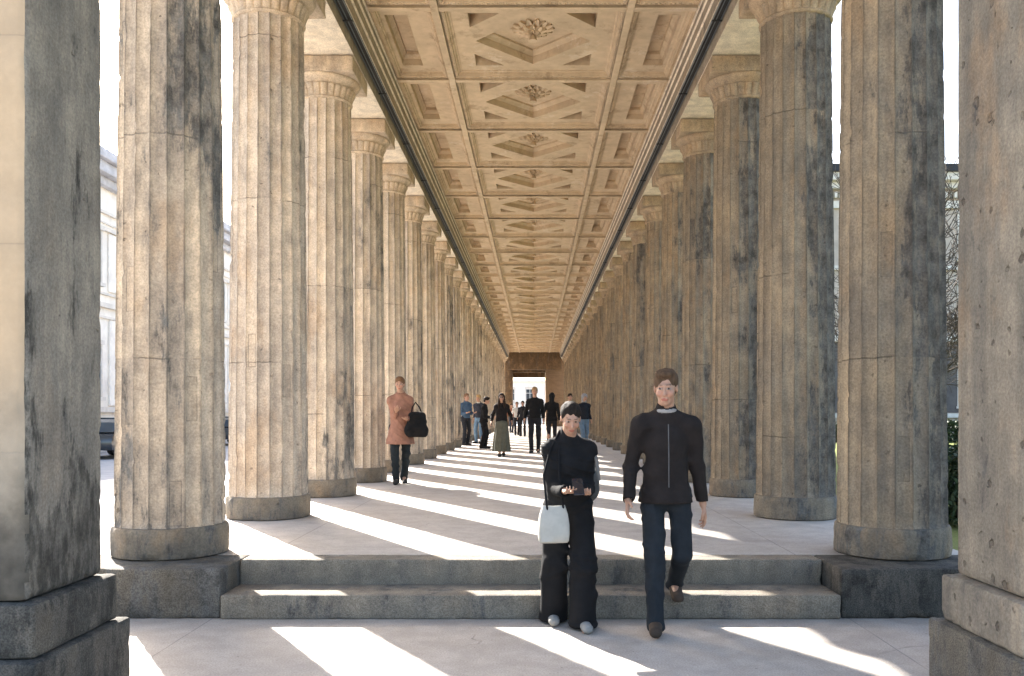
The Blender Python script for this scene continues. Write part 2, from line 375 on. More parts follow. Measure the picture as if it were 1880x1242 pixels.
# ------------------------------------------------------------------ columns
NF, H0, H1 = 20, .24, 5.36
def shaft_mesh(seed, side):
    per, NZ = 8, 150
    n = NF * per; rng = np.random.RandomState(seed)
    k = np.arange(n + 1); f = (k % per) / per; th = 2 * np.pi * k / n
    zz = np.linspace(H0, H1, NZ)
    sv = Vector((seed * 5.3, seed * 2.9, seed * 1.7))
    vs = np.zeros((NZ, n, 3)); uv = np.zeros((NZ, n + 1, 2))
    for i, z in enumerate(zz):
        tt = (z - H0) / (H1 - H0)
        Rr = .419 - .047 * tt ** 1.25
        fade = min(1, max(0, (z - H0) / .04)) * min(1, max(0, (H1 - z) / .06))
        dep = .034 * (Rr / .419) * (.35 + .65 * fade)
        for j in range(n):
            a = th[j]; fr = f[j]
            r = Rr - dep * (1 - (2 * fr - 1) ** 2) ** .62
            p = Vector((math.cos(a) * Rr, math.sin(a) * Rr, z))
            r += .0025 * noise.noise(p * 3 + sv)
            if fr == 0 or fr == 1 / per or fr == 1 - 1 / per:
                ch = noise.noise(Vector((p.x * 9, p.y * 9, z * 9)) + sv) + .7 * noise.noise(Vector((p.x * 20, p.y * 20, z * 26)) + sv)
                wgt = 1 if fr == 0 else .45
                r -= wgt * max(0, ch - .2) * .024
            r -= max(0, noise.noise(p * 2.2 + sv * 2) - .5) * .035
            vs[i, j] = (math.cos(a) * r, math.sin(a) * r, z)
        uv[i, :, 0] = k / per; uv[i, :, 1] = z
    V = vs.reshape(-1, 3)
    fs = []; uvl = []; shp = []
    for i in range(NZ - 1):
        for j in range(n):
            j2 = (j + 1) % n
            fs.append((i * n + j, i * n + j2, (i + 1) * n + j2, (i + 1) * n + j))
            uvl += [tuple(uv[i, j]), tuple(uv[i, j + 1]), tuple(uv[i + 1, j + 1]), tuple(uv[i + 1, j])]
    me = bpy.data.meshes.new('shaft'); me.from_pydata(V.tolist(), [], fs)
    ul = me.uv_layers.new(name='UVMap'); ul.data.foreach_set('uv', np.array(uvl, dtype=np.float32).ravel())
    me.polygons.foreach_set('use_smooth', [True] * len(me.polygons))
    sh = me.attributes.new('sharp_edge', 'BOOLEAN', 'EDGE')
    ev = np.zeros(len(me.edges) * 2, dtype=np.int32); me.edges.foreach_get('vertices', ev); ev = ev.reshape(-1, 2)
    j0, j1 = ev[:, 0] % n, ev[:, 1] % n
    sh.data.foreach_set('value', ((j0 == j1) & (j0 % per == 0)))
    me.update(); return me
def plinth_mesh(seed):
    sv = Vector((seed * 3.1, 8, seed)); b = MB()
    def fn(r, z, a):
        p = Vector((math.cos(a) * 2.2, math.sin(a) * 2.2, z * 5)) + sv
        e = noise.noise(p) * .007 + noise.noise(p * 3) * .004
        if z > .2 or z < .02: e -= max(0, noise.noise(p * 2.3) - .05) * .035
        return r + e
    b.lathe([(.425, 0), (.440, .012), (.443, .06), (.442, .12), (.442, .19), (.440, .222), (.430, .238), (.40, .241)], 96, fn=fn)
    return b.mesh('plinth', 40)
def capital_mesh(seed):
    b = MB(); sv = Vector((seed, 2, 3))
    def fn(r, z, a):
        if 5.375 < z < 5.52:
            q = (a * 26 / (2 * math.pi)) % 1.0
            e = abs(q - .5) * 2
            top = (z - 5.375) / .145
            if e > .90 and 5.385 < z: r -= .008
            else: r += .008 * (1 - e * e) + .016 * top * (1 - e ** 4)
        r -= max(0, noise.noise(Vector((math.cos(a) * 2, math.sin(a) * 2, z * 5)) + sv) - .3) * .05
        return r
    b.lathe([(.37, 5.335), (.385, 5.345), (.392, 5.36), (.385, 5.372), (.374, 5.376), (.376, 5.39), (.382, 5.43), (.394, 5.47), (.408, 5.50), (.410, 5.515), (.40, 5.521), (.405, 5.53),
             (.43, 5.55), (.462, 5.575), (.486, 5.60), (.497, 5.622), (.495, 5.635), (.45, 5.637)], 208, fn=fn)
    return b.mesh('capital', 50)
ORD = ['first', 'second', 'third', 'fourth', 'fifth', 'sixth', 'seventh', 'eighth', 'ninth', 'tenth', 'eleventh', 'twelfth', 'thirteenth', 'fourteenth', 'fifteenth', 'sixteenth', 'seventeenth', 'eighteenth', 'nineteenth', 'twentieth',
       'twenty-first', 'twenty-second', 'twenty-third', 'twenty-fourth', 'twenty-fifth', 'twenty-sixth', 'twenty-seventh', 'twenty-eighth']
NCOL, S, Y0, XC = 28, 2.52, 7.15, 2.87
sm = [shaft_mesh(i + 1, 0) for i in range(4)]
pm = [plinth_mesh(i + 1) for i in range(3)]
cm = [capital_mesh(i + 1) for i in range(2)]
am = [boxm('abacus%d' % i, -.505, .505, -.505, .505, 5.639, 5.842, .012, .012, .07, 30 + i) for i in range(2)]
def mats(me, m):
    c = me.copy(); c.materials.clear(); c.materials.append(m); return c
LB = {(-1, 0): 'nearest left column on a granite block, pale flutes with a grey-black streak near its top',
      (-1, 1): 'pale warm fluted column, second from the steps in the left row, on a dark plinth',
      (1, 0): 'nearest right column on a granite block, brown flutes left and grey-black right',
      (1, 1): 'right column second from the steps, sooty flutes with flaking patches and dark round plinth'}
for sx in (-1, 1):
    shm0 = mats(sm[0], M['shaft_streaked'])
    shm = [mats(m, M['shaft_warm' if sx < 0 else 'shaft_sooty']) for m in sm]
    cpm = [mats(m, M['capital_warm' if sx < 0 else 'capital_sooty']) for m in cm]
    abm = [mats(m, M['capital_warm' if sx < 0 else 'capital_sooty']) for m in am]
    plm = [mats(m, M['plinth_stone']) for m in pm]
    for k in range(NCOL):
        if sx < 0: lb = 'pale warm fluted sandstone column, %s from the steps in the left row' % ORD[k]
        else: lb = 'soot-streaked brown fluted column, %s from the steps in the right row' % ORD[k]
        t = thing('fluted_column', LB.get((sx, k), lb), 'column', (sx * (XC + (.032 if k == 0 else 0)), Y0 + S * k, ZF + .001), 0, 'columns of the left row' if sx < 0 else 'columns of the right row')
        rz = 2 * math.pi / NF * ((k * 7) % 20) + (0 if k % 2 else R(4))
        link('plinth', plm[k % 3], None, t, rot=(0, 0, rz * 1.7))
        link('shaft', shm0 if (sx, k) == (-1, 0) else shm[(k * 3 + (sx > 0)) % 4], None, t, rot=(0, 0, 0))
        c = link('capital', cpm[k % 2], None, t)
        link('abacus', abm[(k + (sx > 0)) % 2], None, c)

# ------------------------------------------------------------------ architraves, rails, roof
YA, YB = 4.05, 77.0
prof = [(2.36, 6.215), (3.36, 6.215), (3.36, 6.75), (3.5, 6.8), (3.5, 7.3), (3.75, 7.4), (3.75, 7.55), (2.36, 7.55), (2.36, 6.87), (2.16, 6.87), (2.16, 6.80), (2.185, 6.78), (2.185, 6.70), (2.205, 6.68), (2.205, 6.56), (2.225, 6.54), (2.225, 6.40), (2.36, 6.40)]
for sx, nm in ((-1, 'left'), (1, 'right')):
    b = MB(); p = [(sx * (x), z) for x, z in prof]
    if sx < 0: p = p[::-1]
    b.extr_y(p, YA, YB)
    me = b.mesh('architrave'); o = link('architrave', me, [M['soffit'], M['face_stone']])
    for p_ in me.polygons:
        if abs(p_.normal.x) > .9 and abs(p_.center.x) < 2.4: p_.material_index = 1
    tag(o, 'long pale stone beam carried on the %s row of columns' % nm, 'architrave', 'stone beams over the column rows')
    t = thing('ceiling_rail', 'thin dark metal rail running the length of the %s ceiling edge' % nm, 'rail', (sx * 2.29, YA, 6.40), 0, 'metal rails along the ceiling edges')
    b = MB(); b.box(-.045, .045, .02, YB - YA - .02, -.022, -.003); link('track', b.mesh('track'), M['rail_dark'], t)
    b = MB()
    for e in (-.052, .048): b.box(e, e + .006, .02, YB - YA - .02, -.04, -.002)
    b.box(-.012, -.004, .02, YB - YA - .02, -.034, -.0225)
    link('flange', b.mesh('flange'), M['rail_zinc'], t)
    for k in range(28):
        b = MB(); b.box(-.062, .062, 0, .03, -.052, -.041); link('bracket', b.mesh('bracket'), M['rail_dark'], t, (0, 1.9 + S * k, 0))
    # net clips near the ceiling's edge
o = link('roof', boxm('roof', -3.8, 3.8, YA - .1, YB + 8, 7.56, 7.8, .02), M['rail_zinc'])
tag(o, 'flat grey metal roof over the whole columned walk', 'roof')

# ------------------------------------------------------------------ coffered ceiling
ZR, XR, XE = 6.775, 1.285, 2.16; CY = Y0 + .71
def inset(poly, d):
    """inset of a convex polygon (list of 2D points, counter-clockwise)"""
    n = len(poly); L = []
    for i in range(n):
        a, c = Vector(poly[i]), Vector(poly[(i + 1) % n]); e = (c - a).normalized(); nn = Vector((-e.y, e.x)); L.append((a + nn * d, e))
    out = []
    for i in range(n):
        (p, e), (q, g) = L[i - 1], L[i]
        den = e.x * g.y - e.y * g.x; s_ = ((q.x - p.x) * g.y - (q.y - p.y) * g.x) / den
        out.append(tuple(p + e * s_))
    return out
def rect(a, b_, cx=0, cy=0): return [(cx - a, cy - b_), (cx + a, cy - b_), (cx + a, cy + b_), (cx - a, cy + b_)]
def ring(b, p, zp, q, zq):
    n = len(p); b.add([(x, y, zp) for x, y in p] + [(x, y, zq) for x, y in q], [(i, (i + 1) % n, n + (i + 1) % n, n + i) for i in range(n)])
def plate(b, outer, holes, z):
    polys = [[Vector((x, y, 0)) for x, y in outer]] + [[Vector((x, y, 0)) for x, y in h] for h in holes]
    pts = [v for p in polys for v in p]
    b.add([(v.x, v.y, z) for v in pts], tessellate_polygon(polys))
def egg_row(b, p, q, z, pitch, r):
    p, q = Vector(p), Vector(q); n = max(1, int((q - p).length / pitch))
    for i in range(n):
        c = p.lerp(q, (i + .5) / n)
        vs = [(c.x + r * math.cos(a), c.y + r * math.sin(a), z) for a in [k * math.pi / 3 for k in range(6)]]
        vs += [(c.x + r * .6 * math.cos(a), c.y + r * .6 * math.sin(a), z - r * .7) for a in [k * math.pi / 3 for k in range(6)]]
        b.add(vs, [(k, (k + 1) % 6, 6 + (k + 1) % 6, 6 + k) for k in range(6)] + [tuple(range(6, 12))])
def frame(b, outer, steps):
    """stepped moulding from the rib down into the panel; returns the last outline"""
    z, p = ZR + .012, outer
    for d, dz in steps:
        q = inset(p, d) if d else p; ring(b, p, z, q, z + dz); p, z = q, z + dz
    return p, z
RW = .05          # half width of a rib
HX, HY = XR - RW, S / 2 - RW
STEPS = [(.0, .035), (.012, .0), (.045, .0), (.006, .03), (.02, .0), (.0, .022), (.016, .01), (.02, 0), (0, .012), (.05, 0)]
def egg_frame(b, outer, d, z):
    p = inset(outer, d)
    for i in range(4): egg_row(b, p[i], p[(i + 1) % 4], z, .062, .02)
def centre_coffer():
    b = MB(); outer = rect(HX, HY); p, z = frame(b, outer, STEPS); egg_frame(b, outer, .034, ZR + .047)
    dia = [(-.83, 0), (0, -.845), (.83, 0), (0, .845)]
    tri = []
    for sx, sy in ((1, 1), (-1, 1), (-1, -1), (1, -1)):
        q = [(sx * .88, sy * .90), (sx * .45, sy * .90), (sx * .88, sy * .46)]
        a = (q[1][0] - q[0][0]) * (q[2][1] - q[0][1]) - (q[1][1] - q[0][1]) * (q[2][0] - q[0][0])
        tri.append(q if a > 0 else q[::-1])
    plate(b, p, [dia] + tri, z)
    q = dia; zz = z
    for d, dz in ((0, .11), (.012, 0), (.05, .05), (.012, .0), (0, .03)):
        r_ = inset(q, d) if d else q; ring(b, q, zz, r_, zz + dz); q, zz = r_, zz + dz
    plate(b, q, [], zz)
    for tr in tri:
        q = tr; z2 = z
        for d, dz in ((0, .17), (.01, 0), (.02, .05)):
            r_ = inset(q, d) if d else q; ring(b, q, z2, r_, z2 + dz); q, z2 = r_, z2 + dz
        plate(b, q, [], z2)
    return b.mesh('centre_coffer'), zz
def side_coffer():
    w_ = (XE - XR - RW) / 2
    b = MB(); outer = rect(w_, HY); p, z = frame(b, outer, STEPS[:7]); egg_frame(b, outer, .034, ZR + .047)
    h = rect(.155, .87, .11); plate(b, p, [h], z)
    q, zz = h, z
    for d, dz in ((0, .10), (.01, 0), (.04, .05), (.008, 0), (0, .05)):
        r_ = inset(q, d) if d else q; ring(b, q, zz, r_, zz + dz); q, zz = r_, zz + dz
    plate(b, q, [], zz)
    return b.mesh('side_coffer')
def rosette(z):
    b = MB()
    for lay, (n, r0, r1, dz) in enumerate(((14, .10, .30, .02), (10, .05, .20, .06), (8, .02, .11, .09))):
        for k in range(n):
            a = 2 * math.pi * (k + lay * .5) / n; wd = math.pi / n * .95
            u = Vector((math.cos(a), math.sin(a))); v_ = Vector((-u.y, u.x))
            def P(r, s_, h): q = u * r + v_ * s_; return (q.x, q.y, z - h)
            rm = (r0 + r1) / 2; wm = rm * wd * 1.15
            b.add([P(r0, -r0 * wd, dz), P(r0, r0 * wd, dz), P(rm, -wm, dz + .03), P(rm, wm, dz + .03), P(rm, 0, dz + .008), P(r1, -wm * .55, dz + .012), P(r1, wm * .55, dz + .012), P(r1 * 1.07, 0, dz - .01),
                   P(r0, 0, dz - .015), P(r0 * 1.0, -r0 * wd, -.01), P(rm, -wm, -.01), P(r1, -wm * .5, -.01), P(r1, wm * .5, -.01), P(rm, wm, -.01), P(r0, r0 * wd, -.01)],
                  [(0, 8, 4, 2), (8, 1, 3, 4), (2, 4, 7, 5), (4, 3, 6, 7), (0, 2, 10, 9), (2, 5, 11, 10), (5, 7, 12, 11), (7, 6, 12), (6, 3, 13, 12), (3, 1, 14, 13)])
    b.lathe([(.001, -.0), (.07, .0), (.055, .04), (.03, .09), (.001, .1)], 10, (0, 0, z - .19), cap=False)
    return b.mesh('rosette', 35)
ceil = thing('coffered_ceiling', 'long warm plaster ceiling of square coffers with diamonds and rosettes', 'ceiling', (0, CY, 0))
ccm, zros = centre_coffer(); scm = side_coffer(); rom = rosette(zros)
for sx in (-1, 1):
    b = MB(); x0 = sx * XR
    b.box(x0 - RW, x0 + RW, YA - CY, YB - CY, ZR, ZR + .2); link('long_rib', b.mesh('long_rib', bevel=.008), M['ceiling'], ceil)
for i in range(-1, NCOL):
    b = MB(); y = S * (i + .5)
    for xa, xb in ((-XE + .002, -XR - RW - .002), (-XR + RW + .002, XR - RW - .002), (XR + RW + .002, XE - .002)): b.box(xa, xb, -RW, RW, ZR, ZR + .2)
    if i == -1: crm = b.mesh('cross_rib', bevel=.008)
    if i < NCOL - 1: link('cross_rib', crm, M['ceiling'], ceil, (0, y, 0))
    c = link('centre_coffer', ccm, M['ceiling'], ceil, (0, S * i, 0))
    link('rosette', rom, M['ceiling'], c)
    for sx in (-1, 1):
        link('side_coffer', scm, M['ceiling'], ceil, (sx * (XE + XR + RW) / 2, S * i, 0), (0, 0, 0 if sx > 0 else math.pi))

# paler, warmer front face on the left pier, darker towards its foot
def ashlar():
    N = NT('pale_ashlar'); oc = N.tc.outputs['Object']; c = N.coord()
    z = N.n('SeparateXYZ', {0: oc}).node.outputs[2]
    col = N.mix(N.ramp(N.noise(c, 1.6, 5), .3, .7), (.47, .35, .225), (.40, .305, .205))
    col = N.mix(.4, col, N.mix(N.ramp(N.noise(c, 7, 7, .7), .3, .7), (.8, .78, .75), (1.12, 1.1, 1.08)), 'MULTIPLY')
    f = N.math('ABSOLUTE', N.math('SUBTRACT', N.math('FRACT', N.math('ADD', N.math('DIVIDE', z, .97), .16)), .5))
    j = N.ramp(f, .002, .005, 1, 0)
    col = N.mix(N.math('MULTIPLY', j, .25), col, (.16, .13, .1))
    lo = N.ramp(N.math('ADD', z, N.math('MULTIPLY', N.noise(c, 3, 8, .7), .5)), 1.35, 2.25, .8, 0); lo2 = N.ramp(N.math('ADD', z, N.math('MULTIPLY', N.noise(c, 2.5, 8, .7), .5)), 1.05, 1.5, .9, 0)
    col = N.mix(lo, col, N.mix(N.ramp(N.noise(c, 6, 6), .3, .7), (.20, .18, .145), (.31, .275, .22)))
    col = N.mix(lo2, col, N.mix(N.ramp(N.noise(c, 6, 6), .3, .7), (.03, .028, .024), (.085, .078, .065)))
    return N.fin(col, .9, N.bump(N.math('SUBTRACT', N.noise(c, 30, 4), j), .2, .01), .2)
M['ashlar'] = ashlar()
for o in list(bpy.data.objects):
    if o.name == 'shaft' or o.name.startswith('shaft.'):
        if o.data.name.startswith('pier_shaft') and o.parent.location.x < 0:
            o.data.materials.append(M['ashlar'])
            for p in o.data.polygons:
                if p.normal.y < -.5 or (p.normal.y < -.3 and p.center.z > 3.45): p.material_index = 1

# ------------------------------------------------------------------ far end gateway
M['plaster_far'] = plain('plaster_far', (.80, .78, .74), .9, .12, 2, .1)
M['stone_cool'] = plain('stone_cool', (.82, .77, .70), .9, .14, 1.3, .15)
M['stone_cornice'] = plain('stone_cornice', (.50, .50, .52), .9, .2, 2, .15)
M['glass'] = plain('glass', (.05, .065, .08), .08, .1, 1, 0, 0, .5)
M['white_frame'] = plain('white_frame', (.6, .6, .58), .6, .05)
M['black_metal'] = plain('black_metal', (.02, .02, .022), .4, .05)
g = thing('end_gateway', 'brown stone gateway closing the far end of the columned walk', 'gateway', (0, 78, ZF))
def pb(name, x0, x1, y0, y1, z0, z1, m, par, bev=.02):
    return link(name, boxm(name, x0, x1, y0, y1, z0, z1, bev), m, par)
pb('jamb', -2.9, -1.98, .0, 4.0, 0, 6.0, M['brown_beam'], g); pb('jamb', .99, 2.9, .0, 4.0, 0, 6.0, M['brick'], g)
pb('lintel', -2.35, 2.35, -.9, -.1, 4.95, 7.1, M['brown_beam'], g)
pb('lintel', -1.97, .98, 1.6, 2.4, 4.85, 7.1, M['brown_beam'], g)
pb('lintel', -1.97, .98, 3.4, 3.95, 4.45, 6.9, M['brown_beam'], g)

# ------------------------------------------------------------------ buildings
def windows(root, xs, zs, w_, h_, dep, arch=False):
    fm = MB(); fm.box(-w_ / 2 - .14, -w_ / 2, -.09, dep, -.1, h_ + .14); fm.box(w_ / 2, w_ / 2 + .14, -.09, dep, -.1, h_ + .14)
    fm.box(-w_ / 2 - .2, w_ / 2 + .2, -.16, dep, h_ + .14, h_ + .34); fm.box(-w_ / 2 - .22, w_ / 2 + .22, -.2, dep, -.26, -.1)
    pn = MB(); pn.box(-w_ / 2, w_ / 2, dep - .02, dep, 0, h_)
    fr = MB(); fr.box(-.035, .035, dep - .08, dep - .022, 0, h_); fr.box(-w_ / 2, -.036, dep - .08, dep - .022, h_ * .62, h_ * .62 + .07); fr.box(.036, w_ / 2, dep - .08, dep - .022, h_ * .62, h_ * .62 + .07)
    m1, m2, m3 = fm.mesh('window'), pn.mesh('pane'), fr.mesh('sash')
    for z in zs:
        for x in xs:
            o = link('window', m1, M['stone_trim'], root, (x, -.02, z)); link('pane', m2, M['glass'], o); link('sash', m3, M['white_frame'], o)
M['stone_trim'] = plain('stone_trim', (.66, .62, .56), .9, .12, 3, .1)
# museum-like block along the street on the left: its facade is local -Y, turned to face +X
bl = thing('long_building', 'long pale stone building with heavy cornice across the street on the left', 'building', (-20.2, 20, -.05), math.pi / 2)
b = MB(); b.box(0, 90, .0, 14, 0, 13.2); link('wall', b.mesh('wall'), M['stone_cool'], bl)
b = MB(); b.box(-.2, 90.2, -.35, .0, 12.1, 12.5); b.box(-.3, 90.3, -.75, .0, 12.5, 13.0); b.box(-.4, 90.4, -1.0, .0, 13.0, 13.45); link('cornice', b.mesh('cornice', bevel=.05), M['stone_cornice'], bl)
b = MB(); b.box(0, 90, 0, 14, 13.46, 13.9); link('roof', b.mesh('roof'), M['stone_cornice'], bl)
b = MB()
for z, d, h_ in ((10.9, .14, .12), (10.45, .08, .08), (10.1, .16, .16), (7.1, .12, .10), (6.5, .18, .22), (6.0, .10, .1), (1.6, .2, .25), (.8, .12, .14)): b.box(0, 90, -d, 0, z, z + h_)
link('string_course', b.mesh('string_course'), M['stone_trim'], bl)
b = MB()
for k in range(22):
    x = 2 + k * 4.1
    b.box(x - .45, x + .45, -.12, -.001, 1.9, 5.95); b.box(x - .5, x + .5, -.1, -.001, 7.3, 10.05)
link('pilaster', b.mesh('pilaster', bevel=.03), M['stone_cool'], bl)
windows(bl, [4.05 + 4.1 * k for k in range(16)], (2.4, 7.7), 1.5, 2.2, -.005)
# block facing us on the right, behind the lawn
br = thing('garden_building', 'tall stone building with dark roof edge behind the bare tree', 'building', (34, 62, -.1))
b = MB(); b.box(-20, 20, 0, 14, 0, 18.2); link('wall', b.mesh('wall'), plain('wall_warm', (.48, .41, .35), .9, .15, 1.5, .15), br)
b = MB(); b.box(-20.3, 20.3, -.5, 0, 17.2, 17.7); b.box(-20.6, 20.6, -.9, 0, 17.7, 18.25); link('cornice', b.mesh('cornice', bevel=.04), M['stone_trim'], br)
b = MB(); b.box(-20.8, 20.8, -1.1, 14, 18.26, 18.75); link('roof', b.mesh('roof'), M['black_metal'], br)
b = MB()
for z, d, h_ in ((15.9, .2, .5), (11.6, .2, .3), (6.6, .3, .45), (1.3, .2, .3)): b.box(-20, 20, -d, 0, z, z + h_)
for k in range(120): b.box(-19.8 + k * .333, -19.62 + k * .333, -.38, -.001, 16.6, 17.0)
link('string_course', b.mesh('string_course'), M['stone_trim'], br)
b = MB(); b.box(-20, 20, -.06, -.001, 1.65, 6.55); link('ground_storey', b.mesh('ground_storey'), plain('dark_storey', (.13, .115, .11), .9, .25, 1.2, .3), br)
windows(br, [-18 + 3.6 * k for k in range(11)], (2.2, 7.6, 12.5), 1.5, 2.9, -.065)
# facade seen through the far gateway
bf = thing('far_facade', 'pale facade with tall windows beyond the far gateway', 'building', (0, 132, -.1))
b = MB(); b.box(-24, 24, 0, 10, 0, 6.2); link('wall', b.mesh('wall'), M['plaster_far'], bf)
b = MB(); b.box(-24.2, 24.2, -.2, 0, 3.1, 3.3); b.box(-24.2, 24.2, -.2, 0, 1.3, 1.6); b.box(-24.4, 24.4, -.5, 0, 6.21, 6.5); link('string_course', b.mesh('string_course'), M['stone_trim'], bf)
windows(bf, [-15.2 + 2.9 * k for k in range(11)], (1.0, 3.6), 1.1, 1.6, -.005)

# ------------------------------------------------------------------ lawn, bushes, bare tree
def lawn_mat():
    N = NT('lawn'); c = N.coord(rnd=False)
    col = N.mix(N.ramp(N.noise(c, 30, 5, .7), .3, .7), (.11, .135, .045), (.20, .215, .075))
    return N.fin(col, .9, N.bump(N.noise(c, 60, 3), .6, .03), .1)
struct('lawn', boxm('lawn', 4.6, 60, -6, 61.5, -.15, -.03, 0), lawn_mat())
struct('gravel_path', boxm('gravel_path', 3.62, 4.55, -16, 92, -.15, -.012, 0), M['pavement'])
M['leaf_dark'] = plain('leaf_dark', (.035, .055, .022), .6, .4, 5, 0)
M['bark'] = plain('bark', (.075, .062, .05), .9, .3, 14, .5, stretch=(1, 1, .3))
rg = random.Random(5)
def leafmesh(name, n, hx, hy, h_, lo=.05, sz=.055):
    b = MB()
    for i in range(n):
        while True:
            u = Vector((rg.uniform(-1, 1), rg.uniform(-1, 1), rg.uniform(0, 1)))
            rr = math.hypot(u.x, u.y); lim = 1 - .35 * u.z ** 2
            if rr < lim and (rr > .45 * lim or u.z > .6 or rg.random() < .3): break
        wob = 1 + .25 * noise.noise(u * 3)
        p = Vector((u.x * hx * wob, u.y * hy * wob, lo + u.z * h_ * (1 + .2 * noise.noise(u * 4 + Vector((3, 1, 2))))))
        d = Vector((rg.gauss(0, 1), rg.gauss(0, 1), rg.gauss(.5, 1))).normalized(); e = d.orthogonal().normalized(); s_ = sz * rg.uniform(.6, 1.4)
        e = Matrix.Rotation(rg.uniform(0, 6.28), 3, d) @ e; f = d.cross(e)
        b.add([p - e * s_, p - f * s_ * .45 + d * s_ * .1, p + e * s_, p + f * s_ * .45 + d * s_ * .1], [(0, 1, 2, 3)])
    return b.mesh(name, fix=False)
def bush(label, x, y, hx, hy, h_, n, group):
    t = thing('bush', label, 'bush', (x, y, -.03), rg.uniform(0, 6), group)
    link('foliage', leafmesh('foliage', n, hx, hy, h_), M['leaf_dark'], t)
    b = MB()
    for k in range(7):
        a = k * .9; b.tube([(0, 0, -.05), (hx * .3 * math.cos(a), hy * .3 * math.sin(a), h_ * .4), (hx * .55 * math.cos(a), hy * .55 * math.sin(a), h_ * .85)], [.02, .014, .006], 5)
    link('stem', b.mesh('stem'), M['bark'], t)
bush('dark evergreen bush between the first right column and the right pier, near the walk', 5.9, 12.2, .7, .8, 1.05, 4200, 'bushes on the lawn')
bush('low dark bush further back on the lawn, in front of the sunny grass', 7.0, 15.8, .8, .9, .8, 3600, 'bushes on the lawn')
t = thing('hedge', 'clipped dark hedge at the far edge of the sunny lawn', 'hedge', (24, 47, -.03))
link('foliage', leafmesh('hedge_leaves', 14000, 13, .7, 1.0, sz=.12), M['leaf_dark'], t)
def bare_tree(label, x, y, H, seed, spread=1.0):
    r_ = random.Random(seed); t = thing('bare_tree', label, 'tree', (x, y, -.05), 0)
    tb, bb, tw = MB(), MB(), MB()
    def grow(p, d, L, rad, lev):
        n = 5; pts = [p]; q = p.copy(); dd = d.copy()
        for i in range(n):
            dd = (dd + Vector((r_.gauss(0, .10), r_.gauss(0, .10), r_.gauss(.05, .06)))).normalized(); q = q + dd * (L / n); pts.append(q.copy())
        rads = [max(.008, rad * (1 - .6 * i / n)) for i in range(n + 1)]
        (tb if lev == 0 else bb if lev < 3 else tw).tube(pts, rads, 8 if lev == 0 else 5 if lev < 3 else 3)
        if lev >= 5 or rad < .004: return
        nb = (8, 6, 5, 4, 3)[lev]
        for k in range(nb):
            i = r_.choice(range(2, n + 1)) if lev else r_.choice((2, 3, 4, 5))
            ax = dd.orthogonal().normalized(); ax = Matrix.Rotation(r_.uniform(0, 6.28), 3, dd) @ ax
            nd = (Matrix.Rotation(r_.uniform(.35, .85) * spread, 3, ax) @ dd).normalized()
            grow(pts[i], nd, L * r_.uniform(.55, .8), rads[i] * r_.uniform(.45, .65), lev + 1)
    grow(Vector((0, 0, 0)), Vector((.03, 0, 1)), H * .34, .14, 0)
    link('trunk', tb.mesh('trunk', 60), M['bark'], t); link('branch', bb.mesh('branch', 60), M['bark'], t); link('twig', tw.mesh('twig', fix=False), M['bark'], t)
bare_tree('bare leafless tree on the lawn behind the nearest right column', 8.8, 22, 9.6, 3, 1.25)
bare_tree('slim bare tree farther back on the lawn, by the stone building', 17.5, 44, 11, 8)

